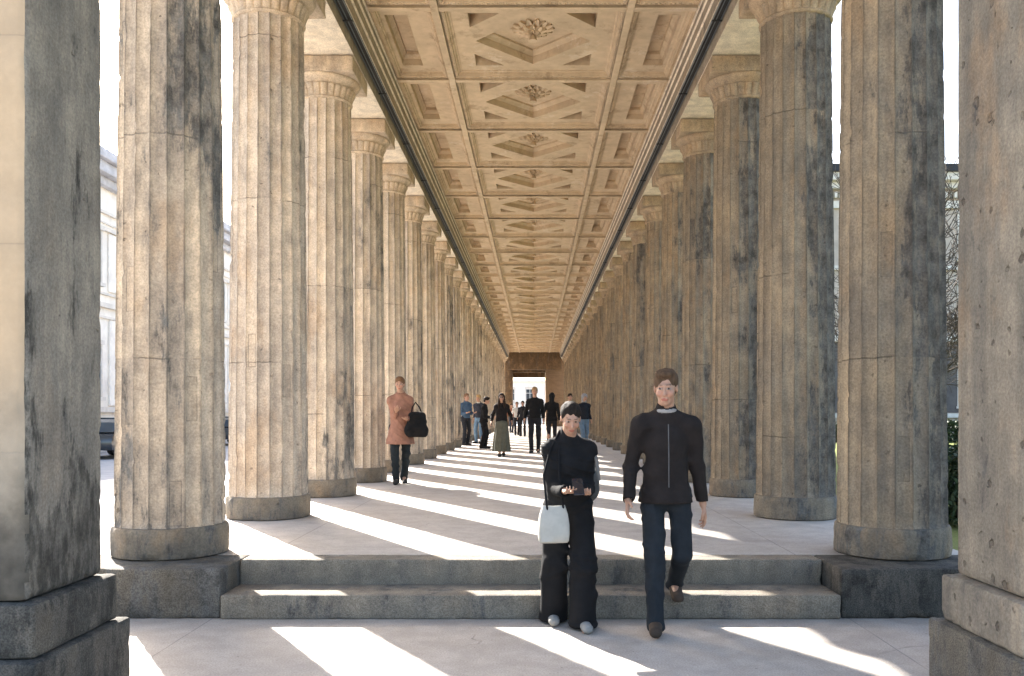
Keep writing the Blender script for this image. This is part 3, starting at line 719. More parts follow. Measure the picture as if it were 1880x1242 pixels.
# ------------------------------------------------------------------ cars
def smooth_loop(pts, n=3):
    for _ in range(n):
        q = []
        for i in range(len(pts)):
            a, c = Vector(pts[i]), Vector(pts[(i + 1) % len(pts)]); q += [tuple(a * .75 + c * .25), tuple(a * .25 + c * .75)]
        pts = q
    return pts
def car(label, loc, rotz, paint):
    """a hatchback lying along local X, wheels on z = 0"""
    t = thing('parked_car', label, 'car', loc, rotz, 'cars parked along the street')
    W = .88
    low = smooth_loop([(-2.15, .28), (2.1, .26), (2.2, .45), (2.12, .72), (1.3, .93), (-2.0, .98), (-2.2, .75), (-2.22, .45)], 2)
    b = MB(); n = len(low); secs = [(-W, .93), (-W * .97, 1.0), (-W * .6, 1.01), (W * .6, 1.01), (W * .97, 1.0), (W, .93)]
    vs = []
    for y, s_ in secs: vs += [(x * s_, y, .62 + (z - .62) * s_) for x, z in low]
    fs = [(k * n + i, k * n + (i + 1) % n, (k + 1) * n + (i + 1) % n, (k + 1) * n + i) for k in range(len(secs) - 1) for i in range(n)]
    fs += [tuple(range(n)), tuple(reversed(range((len(secs) - 1) * n, len(secs) * n)))]
    b.add(vs, fs); link('body', b.mesh('body', 35), paint, t)
    cab = [(-1.95, .95), (1.15, .93), (.45, 1.38), (.1, 1.44), (-1.1, 1.44), (-1.7, 1.3)]
    b = MB(); vs = []; n = len(cab)
    for y, k in ((-1, 0), (1, 0)):
        for x, z in cab: vs.append((x, y * (.80 - .24 * (z - .93)), z))
    b.add(vs, [(i, (i + 1) % n, n + (i + 1) % n, n + i) for i in range(n)] + [tuple(range(n)), tuple(reversed(range(n, 2 * n)))])
    link('window', b.mesh('window', bevel=.03), M['glass'], t)
    b = MB(); b.box(-1.12, .12, -.62, .62, 1.432, 1.47)
    for x0, z0, x1, z1 in ((1.15, .93, .42, 1.4), (-1.95, .95, -1.15, 1.44), (-.35, .95, -.38, 1.43)):
        for s_ in (-1, 1): b.tube([(x0, s_ * (.81 - .24 * (z0 - .93)), z0), (x1, s_ * (.81 - .24 * (z1 - .93)), z1)], [.035, .03], 6)
    link('roof', b.mesh('roof', 40, .012), paint, t)
    for x in (-1.35, 1.32):
        for s_ in (-1, 1):
            b = MB(); b.lathe([(.20, -.10), (.29, -.10), (.315, -.07), (.32, 0), (.315, .07), (.29, .10), (.20, .10)], 28)
            w_ = link('wheel', b.mesh('wheel', 40), M['black_metal'], t, (x, s_ * .80, .32), (R(90), 0, 0))
            b = MB(); b.lathe([(.2, -.09), (.2, .09)], 24)
            for k in range(5):
                a = k * 2 * math.pi / 5; b.tube([(.03 * math.cos(a), .03 * math.sin(a), .0), (.19 * math.cos(a), .19 * math.sin(a), 0)], [.11, .11], 4)
            link('rim', b.mesh('rim', 40), M['rail_zinc'], w_)
    for s_ in (-1, 1):
        b = MB(); b.lathe([(.001, 0), (.1, .0), (.1, .04), (.001, .06)], 12); link('headlight', b.mesh('headlight', 40), M['white_frame'], t, (2.06, s_ * .6, .66), (0, R(80), 0))
        b = MB(); b.box(-.05, .05, -.06, .06, -.04, .06); link('mirror', b.mesh('mirror', bevel=.02), paint, t, (.7, s_ * .92, 1.0))
dark = plain('car_dark', (.025, .03, .036), .18, .05, 2, 0, 0, .6); dark.node_tree.nodes['Principled BSDF'].inputs['Coat Weight'].default_value = .6
pale = plain('car_pale', (.45, .5, .55), .2, .05, 2, 0, 0, .5); pale.node_tree.nodes['Principled BSDF'].inputs['Coat Weight'].default_value = .6
car('dark hatchback parked across the street, seen between left pier and first left column', (-15.6, 33.2, -.13), R(90), dark)
car('dark hatchback farther up the street, seen between the first two left columns', (-15.6, 46.6, -.13), R(90), dark)
car('pale blue hatchback, last of the cars parked along the street', (-15.6, 40.0, -.13), R(90), pale)

# ------------------------------------------------------------------ people: distance fields turned into continuous surfaces
class Field:
    def __init__(s, lo, hi, vox):
        s.lo = np.array(lo, float); s.vx = vox
        s.n = np.ceil((np.array(hi) - s.lo) / vox).astype(int) + 1
        s.d = np.full(s.n, .08, np.float32)
        s.ax = [s.lo[i] + np.arange(s.n[i]) * vox for i in range(3)]
    def sub(s, lo, hi):
        i0 = np.maximum(0, np.floor((np.array(lo) - s.lo) / s.vx).astype(int)); i1 = np.minimum(s.n, np.ceil((np.array(hi) - s.lo) / s.vx).astype(int) + 1)
        if (i1 <= i0).any(): return None, None
        sl = tuple(slice(a, c) for a, c in zip(i0, i1))
        return sl, np.stack(np.meshgrid(*[s.ax[i][sl[i]] for i in range(3)], indexing='ij'), -1)
    def comb(s, sl, nd, k, op):
        o = s.d[sl]
        if op == 'add':
            if k > 0:
                hh = np.clip(.5 + .5 * (o - nd) / k, 0, 1); s.d[sl] = o * (1 - hh) + nd * hh - k * hh * (1 - hh)
            else: s.d[sl] = np.minimum(o, nd)
        else: s.d[sl] = np.maximum(o, -nd)
    def cone(s, p, q, r1, r2, k=.02, sq=(1, 1, 1), op='add'):
        p, q = np.array(p, float), np.array(q, float); sq = np.array(sq); m = max(r1, r2) / sq.min() + .06
        sl, G = s.sub(np.minimum(p, q) - m, np.maximum(p, q) + m)
        if sl is None: return
        a = (G - p) * sq; bb = (q - p) * sq; L = bb @ bb + 1e-9
        t = np.clip((a @ bb) / L, 0, 1)
        s.comb(sl, np.linalg.norm(a - t[..., None] * bb, axis=-1) - (r1 + (r2 - r1) * t), k, op)
    def ell(s, c, r, k=.02, rot=None, op='add'):
        c, r = np.array(c, float), np.array(r, float); m = r.max() + .06
        sl, G = s.sub(c - m, c + m)
        if sl is None: return
        a = G - c
        if rot is not None: a = a @ np.array(rot)
        k0 = np.linalg.norm(a / r, axis=-1); k1 = np.linalg.norm(a / (r * r), axis=-1) + 1e-9
        s.comb(sl, k0 * (k0 - 1) / k1, k, op)
    def cut(s, pt, nrm):          # removes the side the normal points to
        G = np.stack(np.meshgrid(*s.ax, indexing='ij'), -1)
        s.d = np.maximum(s.d, ((G - np.array(pt)) @ np.array(nrm)).astype(np.float32))
    def wrinkle(s, amp, seed, fr=(22, 22, 9), zlim=None):
        rn = np.random.RandomState(seed); X, Y, Z = np.meshgrid(*s.ax, indexing='ij')
        w_ = np.zeros(s.n, np.float32)
        for i in range(9):
            kx = rn.randn(3) * np.array(fr); w_ += np.sin(X * kx[0] + Y * kx[1] + Z * kx[2] + rn.rand() * 6.3 + 1.5 * np.sin(Z * 9 + i + X * 5)) / (1 + .25 * i)
        s.d += (amp * (w_ / 2.2 - .3)).astype(np.float32)
    def fold(s, amp, seed, fr):
        rn = np.random.RandomState(seed); X, Y, Z = np.meshgrid(*s.ax, indexing='ij'); w_ = np.zeros(s.n, np.float32)
        for i in range(5):
            kx = rn.randn(3) * np.array(fr); m = np.clip(np.sin(X * rn.randn() * 8 + Y * rn.randn() * 8 + Z * rn.randn() * 6 + rn.rand() * 6), 0, 1)
            w_ += m * np.maximum(0, 1 - 1.6 * np.abs(np.sin(X * kx[0] + Y * kx[1] + Z * kx[2] + rn.rand() * 6.3 + .9 * np.sin(Z * 11 + X * 9 + i))))
        s.d -= (amp * np.minimum(w_, 1.2)).astype(np.float32)
    def mesh(s, name):
        d = s.d; d[0] = d[-1] = .05; d[:, 0] = d[:, -1] = .05; d[:, :, 0] = d[:, :, -1] = .05
        ins = d < 0; n = s.n; c = [ins[a:n[0] - 1 + a, b_:n[1] - 1 + b_, e:n[2] - 1 + e] for a in (0, 1) for b_ in (0, 1) for e in (0, 1)]
        cnt = sum(x.astype(np.int8) for x in c); act = (cnt > 0) & (cnt < 8)
        ci = np.argwhere(act); idx = -np.ones(act.shape, np.int64); idx[act] = np.arange(len(ci))
        acc = np.zeros((len(ci), 3)); num = np.zeros(len(ci))
        cor = [(a, b_, e) for a in (0, 1) for b_ in (0, 1) for e in (0, 1)]
        for i, A in enumerate(cor):
            for B_ in cor[i + 1:]:
                if sum(abs(p - q) for p, q in zip(A, B_)) != 1: continue
                da = d[tuple((ci + A).T)]; db = d[tuple((ci + B_).T)]; m = (da < 0) != (db < 0)
                t = np.where(m, da / np.where(m, da - db, 1), 0)
                acc += np.where(m[:, None], np.array(A) + t[:, None] * (np.array(B_) - np.array(A)), 0); num += m
        V = s.lo + (ci + acc / num[:, None]) * s.vx
        F = []
        for ax in range(3):
            u, v = (ax + 1) % 3, (ax + 2) % 3
            sA = [slice(None)] * 3; sB = [slice(None)] * 3; sA[ax] = slice(0, -1); sB[ax] = slice(1, None)
            e = ins[tuple(sA)] != ins[tuple(sB)]; p = np.argwhere(e)
            p = p[(p[:, u] > 0) & (p[:, v] > 0) & (p[:, u] < n[u] - 1) & (p[:, v] < n[v] - 1)]
            du = np.zeros(3, int); du[u] = 1; dv = np.zeros(3, int); dv[v] = 1
            q = np.stack([idx[tuple((p - du - dv).T)], idx[tuple((p - dv).T)], idx[tuple(p.T)], idx[tuple((p - du).T)]], 1)
            fl = ins[tuple(p.T)]; q[~fl] = q[~fl][:, ::-1]; F.append(q)
        F = np.concatenate(F); F = F[(F >= 0).all(1)]
        me = bpy.data.meshes.new(name); me.vertices.add(len(V)); me.vertices.foreach_set('co', V.ravel())
        me.loops.add(len(F) * 4); me.loops.foreach_set('vertex_index', F.ravel().astype(np.int32))
        me.polygons.add(len(F)); me.polygons.foreach_set('loop_start', np.arange(0, len(F) * 4, 4, dtype=np.int32))
        me.polygons.foreach_set('use_smooth', np.ones(len(F), bool)); me.update(calc_edges=True); me.validate()
        return me, V
def ik(a, c, l1, l2, pole):
    a, c, pole = Vector(a), Vector(c), Vector(pole); v = c - a; L = min(v.length, (l1 + l2) * .999)
    x = (l1 * l1 - l2 * l2 + L * L) / (2 * L); h_ = math.sqrt(max(0, l1 * l1 - x * x)); e = v.normalized()
    pp = (pole - e * pole.dot(e)).normalized()
    return a + e * x + pp * h_, a + e * L
def skin_mat():
    N = NT('skin'); at = N.n('Attribute', None, 0, attribute_name='tone')
    col = N.mix(.3, at, N.mix(N.ramp(N.noise(N.coord(), 40, 4), .3, .7), (.8, .75, .75), (1.15, 1.1, 1.1)), 'MULTIPLY')
    m = N.fin(col, .5, None, .35); N.b.inputs['Subsurface Weight'].default_value = .08; N.b.inputs['Subsurface Radius'].default_value = (.02, .008, .005)
    return m
M['skin'] = skin_mat()
FAB = {}
def fabric(c):
    if c not in FAB: FAB[c] = plain('fabric', c, .88, .18, 12, .35, spec=.15)
    return FAB[c]
HAIRM = {}
def hairmat(c):
    if c not in HAIRM: HAIRM[c] = plain('hair', c, .75, .35, 22, .5, spec=.12, stretch=(3, 3, .6))
    return HAIRM[c]
PEOPLE = 'people walking under the ceiling'
def person(label, loc, rotz, h, vox, feet, wrists, top, bottom, hair, lean=.03, pitch=0.0, yaw=0.0, skin=(.43, .255, .175), shoe=(.03, .03, .03), seed=1,
           coat=0.0, wide=0.0, skirt=None, collar=None, hairtype='short', female=False, glasses=False, girth=1.0, foot_up=(0, 0)):
    k = h / 1.72; rn = np.random.RandomState(seed)
    lo, hi = (-.55 * k, -.55, -.02), (.55 * k, .6, h + .06)
    sw = (.084 if female else .097) * h
    zp = min(f[2] for f in feet); dropz = .008 * h * (abs(feet[0][1] - feet[1][1]) > .3)
    pel = np.array((0, 0, .535 * h - dropz + .35 * max(0, (feet[0][2] + feet[1][2]) / 2 - .07)))
    nb = pel + np.array((0, -lean, .286 * h)); ch = pel + np.array((0, -lean * .6, .18 * h)); wa = pel + np.array((0, -lean * .25, .075 * h))
    Rh = (Matrix.Rotation(yaw, 3, 'Z') @ Matrix.Rotation(pitch, 3, 'X')); RH = np.array(Rh)
    hs = .93 * k * (1.0 if not female else .96)
    pivot = nb + np.array((0, -.01, .04 * h)); hc = pivot + RH @ (np.array((0, -.025, .074 * h)))
    H = lambda x, y, z: hc + RH @ (np.array((x, y, z)) * hs)
    sh = [nb + np.array((s_ * sw, .012, -.036 * h)) for s_ in (1, -1)]
    hp = [pel + np.array((s_ * .052 * h, 0, -.012 * h)) for s_ in (1, -1)]
    kn, an, el, wr = [], [], [], []
    for i, s_ in enumerate((1, -1)):
        q, a_ = ik(hp[i], feet[i], .245 * h, .246 * h, (s_ * .12, -1, 0)); kn.append(np.array(q)); an.append(np.array(a_))
        q, a_ = ik(sh[i], wrists[i], .172 * h, .152 * h, (s_ * .18, 1, -.1)); el.append(np.array(q)); wr.append(np.array(a_))
    # --- body
    F = Field(lo, hi, vox)
    g = girth
    F.ell(ch, (.122 * k * g, .080 * k * g, .155 * k), .04); F.ell(wa, (.105 * k * g, .075 * k * g, .13 * k), .05); F.ell(pel, (.13 * k * g, .085 * k * g, .10 * k), .05)
    for i, s_ in enumerate((1, -1)):
        F.cone(nb + (0, .01, -.015 * h), sh[i], .045 * k, .045 * k, .04)
        F.cone(sh[i], el[i], .047 * k, .037 * k, .02); F.cone(el[i], wr[i], .036 * k, .025 * k, .015)
        F.cone(hp[i], kn[i], .075 * k, .05 * k, .03); F.cone(kn[i], an[i], .048 * k, .034 * k, .02)
        F.ell(kn[i] * .55 + an[i] * .45 + (0, .02, .03), (.048 * k, .052 * k, .1 * k), .02)
        # hand: palm, four fingers of different lengths with two bends, thumb from the side
        d = wr[i] - el[i]; d /= np.linalg.norm(d)
        side = np.array((-s_, 0, 0.0)) if abs(d[2]) > .6 else np.array((0, 0, 1.0))     # palm's normal
        side = side - d * (side @ d); side /= np.linalg.norm(side); acr = np.cross(d, side)
        if acr[1] > 0 and abs(d[2]) > .6: acr = -acr                                          # thumb side forward
        if abs(d[2]) <= .6 and acr @ np.array((-s_, 0, 0)) < 0 and abs(acr[0]) > .4: acr = -acr
        fr = max(.0085 * k, .62 * vox)
        for o in (-.026, -.009, .009, .026): F.cone(wr[i] + d * .012 + acr * o * .6 * k, wr[i] + d * .088 * k + acr * o * k, .015 * k, .0125 * k, .008)
        for j, (o, L) in enumerate(((.029, .072), (.010, .080), (-.010, .075), (-.028, .058))):
            p = wr[i] + d * .088 * k + acr * o * k; cv = .35 + .12 * j
            for sg in range(3):
                dd = d * math.cos(cv * (sg + .4)) + side * math.sin(cv * (sg + .4)) + acr * o * 1.2; dd /= np.linalg.norm(dd); q = p + dd * L * k * (.42, .33, .25)[sg]
                F.cone(p, q, fr * (1 - .08 * sg), fr * (.92 - .08 * sg), .003); p = q
        p = wr[i] + d * .03 * k + acr * .028 * k; q = p + (d * .55 + acr * .65 + side * .35) * .045 * k; F.cone(p, q, .0125 * k, .0105 * k, .006); F.cone(q, q + (d * .85 + side * .35) * .035 * k, .0105 * k, .009 * k, .003)
        F.cone(an[i], an[i] + (0, -.13 * k, -.045 * h + .01), .034 * k, .022 * k, .01)
    F.cone(nb + (0, .012, -.02), H(0, .02, -.05), .058 * k, .05 * k, .025)
    F.ell(H(0, .02, .04), np.array((.076, .096, .085)) * hs, .02, RH); F.ell(H(0, -.025, -.03), np.array((.060, .070, .085)) * hs, .03, RH)
    F.ell(H(0, -.062, -.095), np.array((.030, .026, .024)) * hs, .02, RH)
    for s_ in (1, -1):
        F.ell(H(s_ * .036, -.066, -.028), np.array((.028, .026, .026)) * hs, .015, RH); F.ell(H(s_ * .077, .012, -.006), np.array((.010, .02, .033)) * hs, .006, RH)
        F.ell(H(s_ * .031, -.107, .010), np.array((.017, .016, .011)) * hs, 0, RH, 'sub'); F.ell(H(s_ * .031, -.085, .009), np.array((.0135, .0125, .0115)) * hs, .003, RH)
        F.ell(H(s_ * .009, -.104, -.034), np.array((.009, .010, .008)) * hs, .005, RH)
    F.cone(H(-.034, -.087, .030), H(.034, -.087, .030), .011 * hs, .011 * hs, .012); F.cone(H(0, -.092, .012), H(0, -.108, -.032), .008 * hs, .0125 * hs, .008)
    F.cone(H(-.018, -.089, -.064), H(.018, -.089, -.064), .009 * hs, .009 * hs, .006); F.cone(H(-.015, -.088, -.076), H(.015, -.088, -.076), .009 * hs, .009 * hs, .005)
    me, V = F.mesh('person_body')
    q = ((V - hc) @ RH) / hs; T = np.tile(np.array(skin + (1,)), (len(V), 1)).astype(np.float32)
    x, y, z = np.abs(q[:, 0]), q[:, 1], q[:, 2]; fr_ = y < -.06
    T[fr_ & (np.hypot((x - .036) / .03, (z + .03) / .025) < 1), :3] *= (1.03, .93, .92)
    T[fr_ & (np.hypot(x / .026, (z + .070) / .011) < 1), :3] = np.array(skin) * (.85, .5, .5)
    T[fr_ & (np.hypot((x - .033) / .022, (z - .034) / .005) < 1), :3] = np.array(hair) * .4 + np.array(skin) * .35
    e = fr_ & (np.hypot((x - .031) / .016, (z - .009) / .008) < 1); T[e, :3] = (.32, .27, .25); T[e & (np.hypot(x - .031, z - .009) < .0075), :3] = (.02, .015, .012)
    at = me.color_attributes.new('tone', 'FLOAT_COLOR', 'POINT'); at.data.foreach_set('color', T.ravel())
    o = link('person', me, M['skin'], None, loc, (0, 0, rotz)); tag(o, label, 'person', PEOPLE)
    # --- top
    F = Field(lo, hi, vox); hem = pel[2] - (.005 * h if not coat else coat * h)
    F.ell(ch, (.158 * k * g, .118 * k * g, .175 * k), .05); F.ell(wa, (.145 * k * g, .112 * k * g, .14 * k), .05)
    F.cone(wa, (pel[0], pel[1], hem - .05), .135 * k * g, (.165 + .012 * (coat > 0) + .4 * min(coat, .17)) * k * g, .05, (1, 1.2 - .2 * (coat > .1), 1))
    if female: F.ell(ch + (0, -.06 * k, -.01), (.12 * k, .06 * k, .06 * k), .04)
    for i, s_ in enumerate((1, -1)):
        F.cone(nb + (s_ * .02, .014, .004 * h), sh[i] + (0, 0, .0), .055 * k, .056 * k, .04)
        F.cone(sh[i], el[i], .053 * k * g, .047 * k, .05)
        F.cone(el[i], el[i] + (wr[i] - el[i]) * .93, .047 * k, .036 * k, .02)
    F.cone(nb + (0, .012, -.02), nb + (0, .004, .028 * h), .068 * k, .062 * k, .02)
    F.wrinkle(.005, seed, (11, 11, 13)); F.fold(.010, seed + 3, (7, 7, 16)); F.cut((0, 0, hem), (0, 0, -1))
    F.ell(nb + (0, -.012, .04 * h), (.054 * k, .056 * k, .024 * h), 0, None, 'sub')
    for i in (0, 1): F.ell(el[i] + (wr[i] - el[i]) * 1.0, (.034 * k,) * 3, 0, None, 'sub')
    c_ = link('coat' if coat else 'jacket', F.mesh('top')[0], fabric(top), o)
    if collar:
        F = Field(nb - .16, nb + .16, min(vox, .006)); F.ell(nb + (0, -.004, .022 * h), (.072 * k, .074 * k, .022 * h), 0); F.ell(nb + (0, -.01, .03 * h), (.058 * k, .06 * k, .06 * h), 0, None, 'sub')
        link('collar', F.mesh('collar')[0], fabric(collar), c_)
    # --- bottom
    F = Field(lo, hi, vox)
    if skirt:
        F.cone(wa + (0, 0, -.03), (0, 0, .50 * h), .115 * k, .155 * k, .03, (1, 1.2, 1)); F.cone((0, 0, .50 * h), (0, .01, .10 * h), .175 * k, .25 * k, .04, (1, 1.0, 1))
        X, Y, Z = np.meshgrid(*F.ax, indexing='ij'); an_ = np.arctan2(Y, X); F.d += (.014 * np.sin(an_ * 9 + 2 * np.sin(Z * 4) + seed) * np.clip((.55 * h - Z) * 2, 0, 1)).astype(np.float32)
        F.cut((0, 0, .085 * h), (0, 0, -1)); F.cut((0, 0, .62 * h), (0, 0, 1)); nm = 'skirt'
    else:
        F.ell(pel + (0, .005, -.01), (.148 * k * g, .115 * k * g, .115 * k), .04)
        for i in (0, 1):
            F.cone(hp[i], kn[i], (.084 + wide * .15) * k * g, (.060 + wide * .35) * k, .04); bt = an[i] + (0, .004, -.035 * k)
            F.cone(kn[i], bt, (.059 + wide * .35) * k, (.052 + wide * .6) * k, .02, (1, 1, 1))
        F.wrinkle(.005, seed + 50, (12, 12, 9)); F.fold(.011, seed + 53, (7, 7, 13)); nm = 'trousers'
        F.cut((0, 0, max(.014, zp - .06 * k)), (0, 0, -1)); F.cut((0, 0, .60 * h), (0, 0, 1))
    link(nm, F.mesh(nm)[0], fabric(bottom), o)
    # --- shoes
    for i in (0, 1):
        a = an[i]; F = Field(a + (-.09, -.26, -.13), a + (.09, .14, .09), min(vox, .008)); zs = a[2] - .042 * h + .004; up = foot_up[i]
        F.cone((a[0], a[1] + .03, zs + .04), (a[0] + (.012 if i == 0 else -.012), a[1] - .165 * k, zs + .028 - up * .06), .046 * k, .042 * k, .01, (1, 1, 1.15)); F.cone(a + (0, .01, -.02), (a[0], a[1] + .01, zs + .04), .048 * k, .05 * k, .02)
        F.cut((0, 0, zs - .01 - .08 * up), (0, 0, -1)); link('shoe', F.mesh('shoe')[0], fabric(shoe), o)
    # --- hair
    F = Field(hc - .26, hc + .22, min(vox, .007)) if hairtype != 'long' else Field(hc - (.26, .26, .46), hc + .22, min(vox, .008))
    F.ell(H(0, .026, .046), np.array((.085, .101, .091)) * hs, 0, RH)
    if hairtype == 'long':
        for s_ in (1, -1): F.cone(H(s_ * .07, .01, .02), H(s_ * .085, -.015, -.20), .032 * hs, .04 * hs, .03); F.cone(H(s_ * .085, -.015, -.2), H(s_ * .08, -.04, -.33), .04 * hs, .022 * hs, .02)
        F.cone(H(0, .07, .02), H(0, .085, -.24), .085 * hs, .09 * hs, .03, (1, 1.6, 1))
    if hairtype == 'tied': F.ell(H(0, .135, .05), np.array((.045, .04, .045)) * hs, .012, RH); F.ell(H(0, .06, -.03), np.array((.068, .05, .06)) * hs, .03, RH)
    if hairtype == 'short': F.ell(H(0, .055, -.015), np.array((.074, .058, .07)) * hs, .03, RH); F.ell(H(0, -.02, .105), np.array((.065, .07, .035)) * hs, .02, RH)
    if hairtype == 'hood': F.ell(H(0, .03, .03), np.array((.105, .118, .115)) * hs, .01, RH); F.cone(H(0, .06, -.06), nb + (0, .03, .02), .085 * hs, .08 * k, .03)
    F.ell(H(0, -.115, -.055), np.array((.070 if hairtype != 'hood' else .074, .085, .112)) * hs, 0, RH, 'sub')
    F.wrinkle(.004, seed + 9, (60, 60, 20))
    link('hood' if hairtype == 'hood' else 'hair', F.mesh('hair')[0], hairmat(hair), o)
    if glasses:
        F = Field(hc - .2, hc + .2, .005)
        for s_ in (1, -1): F.ell(H(s_ * .032, -.104, .006), np.array((.027, .010, .021)) * hs, .004, RH); F.cone(H(s_ * .058, -.095, .014), H(s_ * .082, .01, .012), .004, .004, .004)
        link('sunglasses', F.mesh('sunglasses')[0], M['black_metal'], o)
    o['_wr'] = [float(v) for v in wr[0]] + [float(v) for v in wr[1]]
    return o, wr, nb, pel, sh
BLK, INK = (.012, .012, .013), (.02, .02, .024)
def at(px, Z, z=ZF): return ((px - 982) / 1630 * Z + .03, Z, z)
def bag_mesh(w_, d_, h_, seed, vox=.008, flare=1.0):
    F = Field((-w_, -d_ * 1.6, -h_ * .2), (w_, d_ * 1.6, h_ * 1.25), vox)
    for x in (-.28, 0, .28): F.cone((x * w_ * flare, 0, h_ * .16), (x * w_ * .8, 0, h_ * .85), d_ * .5 * flare, d_ * .36, .05)
    F.wrinkle(.012, seed, (14, 14, 22)); return F.mesh('bag')[0]
def tote_mesh():
    b = MB(); n = 28; prof = [(.001, .002, .0), (.092, .03, .0), (.104, .042, .012), (.109, .05, .06), (.106, .05, .12), (.096, .04, .18), (.083, .026, .225), (.076, .016, .245), (.070, .010, .243), (.06, .006, .21), (.001, .002, .20)]
    rows = []
    for w_, d_, z in prof:
        for k in range(n):
            t_ = 2 * math.pi * k / n; cx, cy = math.cos(t_), math.sin(t_)
            x = w_ * math.copysign(abs(cx) ** .45, cx); y = d_ * math.copysign(abs(cy) ** .6, cy); p = Vector((x * 14, y * 14, z * 9))
            f = (noise.noise(p) * .012 + noise.noise(p * 2.6) * .006) * (1 if .01 < z < .24 else .3)
            rows.append((x + f * .6, y + f, z + .010 * (x / .1) ** 2 * (z > .15)))
    m = len(prof); b.add(rows, [(i * n + k, i * n + (k + 1) % n, (i + 1) * n + (k + 1) % n, (i + 1) * n + k) for i in range(m - 1) for k in range(n)])
    return b.mesh('tote', 50)
def strap(parent, pts, r=.012, m=None):
    b = MB(); b.tube(pts, [r] * len(pts), 6); link('strap', b.mesh('strap', 60), m or fabric(BLK), parent)

# woman in black, on her phone, just off the lower step
L0 = at(1043, 6.2, 0)
o, wr, nb, pel, sh = person('woman in black looking down at her phone, foremost of the walkers', L0, R(6), 1.57, .0065, [(.085, -.10, .068), (-.09, .12, .072)], [(.085, -.27, .955), (-.06, -.29, .965)],
    BLK, BLK, (.022, .016, .013), lean=.05, pitch=R(24), wide=.09, hairtype='tied', female=True, seed=3, shoe=(.26, .255, .24), girth=1.02)
M['phone_glass'] = plain('phone_glass', (.02, .02, .025), .1, 0, 1, 0, 0, .5)
ph = link('phone', boxm('phone', -.036, .036, -.005, .005, -.075, .075, .004), [M['phone_glass']], None)
mw = o.matrix_basis @ Vector((.012, -.385, 1.0)); ph.location = mw; ph.rotation_euler = (R(-50), 0, R(6)); tag(ph, 'dark phone in the hands of the foremost woman', 'phone')
t = thing('handbag', 'small off-white bag hanging at the front hip of the woman with the phone', 'bag', tuple(o.matrix_basis @ Vector((-.13, -.235, .615))), R(10))
link('bag_body', tote_mesh(), plain('canvas', (.42, .41, .37), .85, .1, 12, .3), t)
strap(t, [(-.05, -.01, .15), (-.05, -.02, .235), (-.06, .05, .45), (.0, .115, .62), (.08, .19, .75)], .008); strap(t, [(.06, -.01, .15), (.06, -.02, .235), (.05, .06, .45), (.06, .12, .62), (.10, .20, .75)], .008)
t = thing('backpack', 'grey backpack on the back of the woman with the phone', 'bag', tuple(o.matrix_basis @ Vector((.07, .20, .88))), R(6))
link('pack_body', bag_mesh(.30, .20, .40, 8, .009), fabric((.10, .097, .092)), t)
for s_ in (1, -1): strap(t, [(s_ * .10, -.05, .33), (s_ * .10, -.15, .372), (s_ * .102, -.25, .35), (s_ * .115, -.30, .27), (s_ * .135, -.28, .14)], .013, fabric((.16, .155, .145)))

# tall man in jeans on the steps
o, wr, nb, pel, sh = person('tall man in dark jacket and blue jeans stepping down the steps on the right', at(1222, 6.1, 0), R(-4), 1.75, .0068, [(.09, .36, .275), (-.075, -.14, .076)], [(.265, .07, .84), (-.262, -.16, .90)],
    (.022, .018, .017), (.020, .0245, .030), (.10, .062, .038), lean=.07, coat=.05, pitch=R(10), yaw=R(-10), seed=11, collar=(.30, .29, .28), hairtype='short', shoe=(.06, .045, .035), girth=.96, foot_up=(1, 0))
b = MB(); b.tube([(0, -.0, 0), (.002, -.012, -.2), (.003, -.006, -.42)], [.004, .004, .004], 4)
link('zip', b.mesh('zip'), fabric((.12, .12, .12)), [c for c in o.children if c.name.startswith('coat')][0], tuple(nb + np.array((.004, -.128, -.05))))
# woman in a long salmon coat by the left columns
o, wr, nb, pel, sh = person('woman in long salmon coat walking beside the left columns', at(735, 14.2), R(8), 1.71, .009, [(.06, .2, .11), (-.06, -.12, .074)], [(.10, -.30, 1.04), (-.06, -.28, 1.16)],
    (.29, .15, .105), (.02, .025, .028), (.16, .09, .05), coat=.16, lean=.03, pitch=R(8), yaw=R(-8), seed=21, hairtype='short', female=True, foot_up=(1, 0))
t = thing('shoulder_bag', 'big black bag on the arm of the woman in the long salmon coat', 'bag', tuple(o.matrix_basis @ Vector((.26, -.16, .80))), R(25))
link('bag_body', bag_mesh(.34, .2, .32, 14, .01), fabric(BLK), t); strap(t, [(-.1, 0, .28), (-.06, .04, .42), (.0, .07, .5), (.06, .05, .42), (.1, 0, .28)], .012)
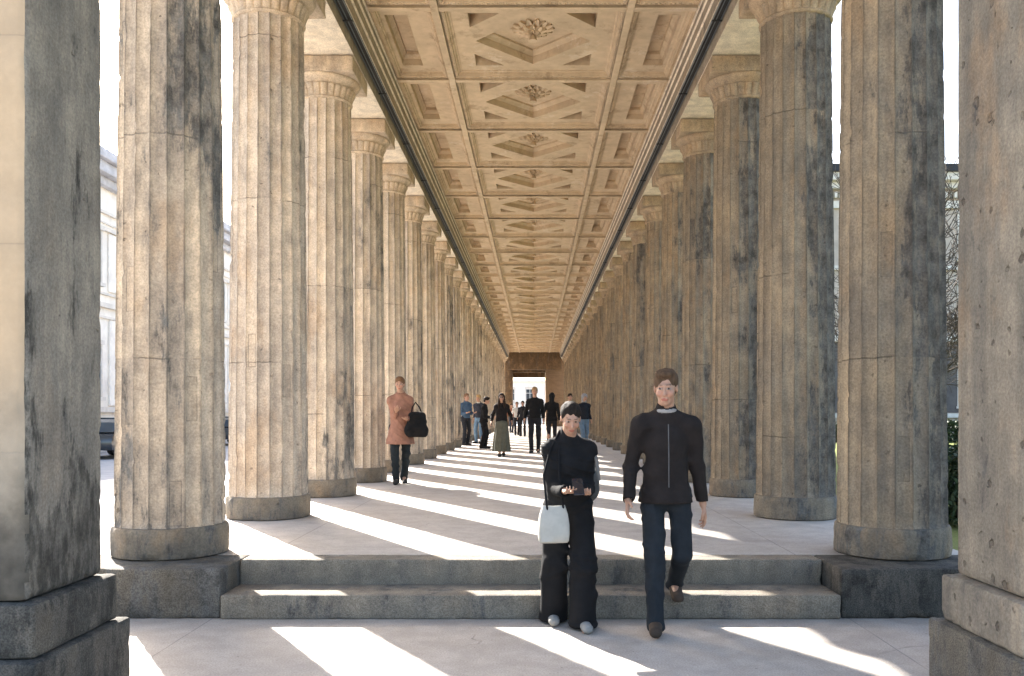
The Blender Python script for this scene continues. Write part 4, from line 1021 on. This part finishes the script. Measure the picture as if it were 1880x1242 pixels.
# others up the walk
person('person in a blue jacket standing close to the left columns', at(855, 31.5), R(40), 1.82, .011, [(.09, .02, .076), (-.09, -.02, .076)], [(.2, -.24, 1.15), (-.16, -.28, 1.15)], (.06, .10, .16), (.022, .024, .03), (.18, .1, .06), seed=31)
person('blond person with a white collar and blue jeans behind the one in profile', at(880, 33.5), R(-30), 1.82, .011, [(.09, .02, .076), (-.09, -.06, .076)], [(.24, -.05, .88), (-.24, -.05, .88)], (.03, .035, .05), (.13, .22, .33), (.42, .28, .13), seed=33, collar=(.6, .6, .58))
person('person in black with a cap of dark hair, standing in profile', at(888, 28.6), R(82), 1.66, .010, [(.07, -.02, .07), (-.07, .06, .07)], [(.14, -.3, 1.02), (-.12, -.32, .98)], BLK, BLK, (.02, .015, .013), lean=.04, pitch=R(14), seed=35, wide=.03, coat=.03)
person('woman in sunglasses, black top and long olive skirt in mid walk', at(921, 23.2), R(2), 1.65, .009, [(.05, .12, .085), (-.05, -.14, .07)], [(.27, -.04, .92), (-.27, -.06, .90)], (.016, .014, .014), (.105, .105, .08), (.03, .02, .015), skirt=True, glasses=True, hairtype='long', female=True, seed=37, lean=.02)
person('tall fair-haired man in black walking in the middle of the passage', at(982, 25.5), R(-3), 1.88, .009, [(.09, .18, .1), (-.09, -.18, .078)], [(.25, .05, .90), (-.29, -.14, .95)], BLK, INK, (.34, .22, .11), seed=39, lean=.04, foot_up=(1, 0))
person('person in a black hooded coat behind the tall man in black', at(1013, 29.5), R(170), 1.80, .011, [(.08, .14, .09), (-.08, -.14, .076)], [(.26, .05, .92), (-.26, -.02, .92)], BLK, INK, (.013, .013, .014), seed=41, hairtype='hood', coat=.05)
person('dark-haired person in black beyond the shoulder of the woman with the phone', at(1046, 31.5), R(10), 1.82, .011, [(.08, .1, .08), (-.08, -.14, .076)], [(.26, .02, .92), (-.26, -.02, .92)], INK, BLK, (.03, .022, .018), seed=43)
person('person in dark jacket, grey cap and pale jeans near the right columns', at(1072, 29.0), R(20), 1.76, .011, [(.08, .1, .08), (-.08, -.14, .076)], [(.26, .02, .92), (-.26, -.02, .92)], (.02, .022, .03), (.14, .20, .27), (.33, .33, .34), seed=45, hairtype='hood')
person('small far person in a white shirt left of the tall man in black', at(949, 46), R(4), 1.72, .014, [(.08, .1, .08), (-.08, -.14, .076)], [(.26, .02, .92), (-.26, -.02, .92)], (.55, .53, .5), INK, (.16, .09, .05), seed=47)
person('small far person in black next to the one in a white shirt', at(960, 44), R(-8), 1.74, .014, [(.08, .1, .08), (-.08, -.14, .076)], [(.26, .02, .92), (-.26, -.02, .92)], INK, INK, (.03, .02, .015), seed=49)
person('small far person in a rust-coloured top, farthest left in the distance', at(939, 52), R(12), 1.7, .014, [(.08, .1, .08), (-.08, -.14, .076)], [(.26, .02, .92), (-.26, -.02, .92)], (.30, .13, .08), (.05, .06, .08), (.05, .03, .02), seed=51)
for o in bpy.data.objects:
    if '_wr' in o: del o['_wr']
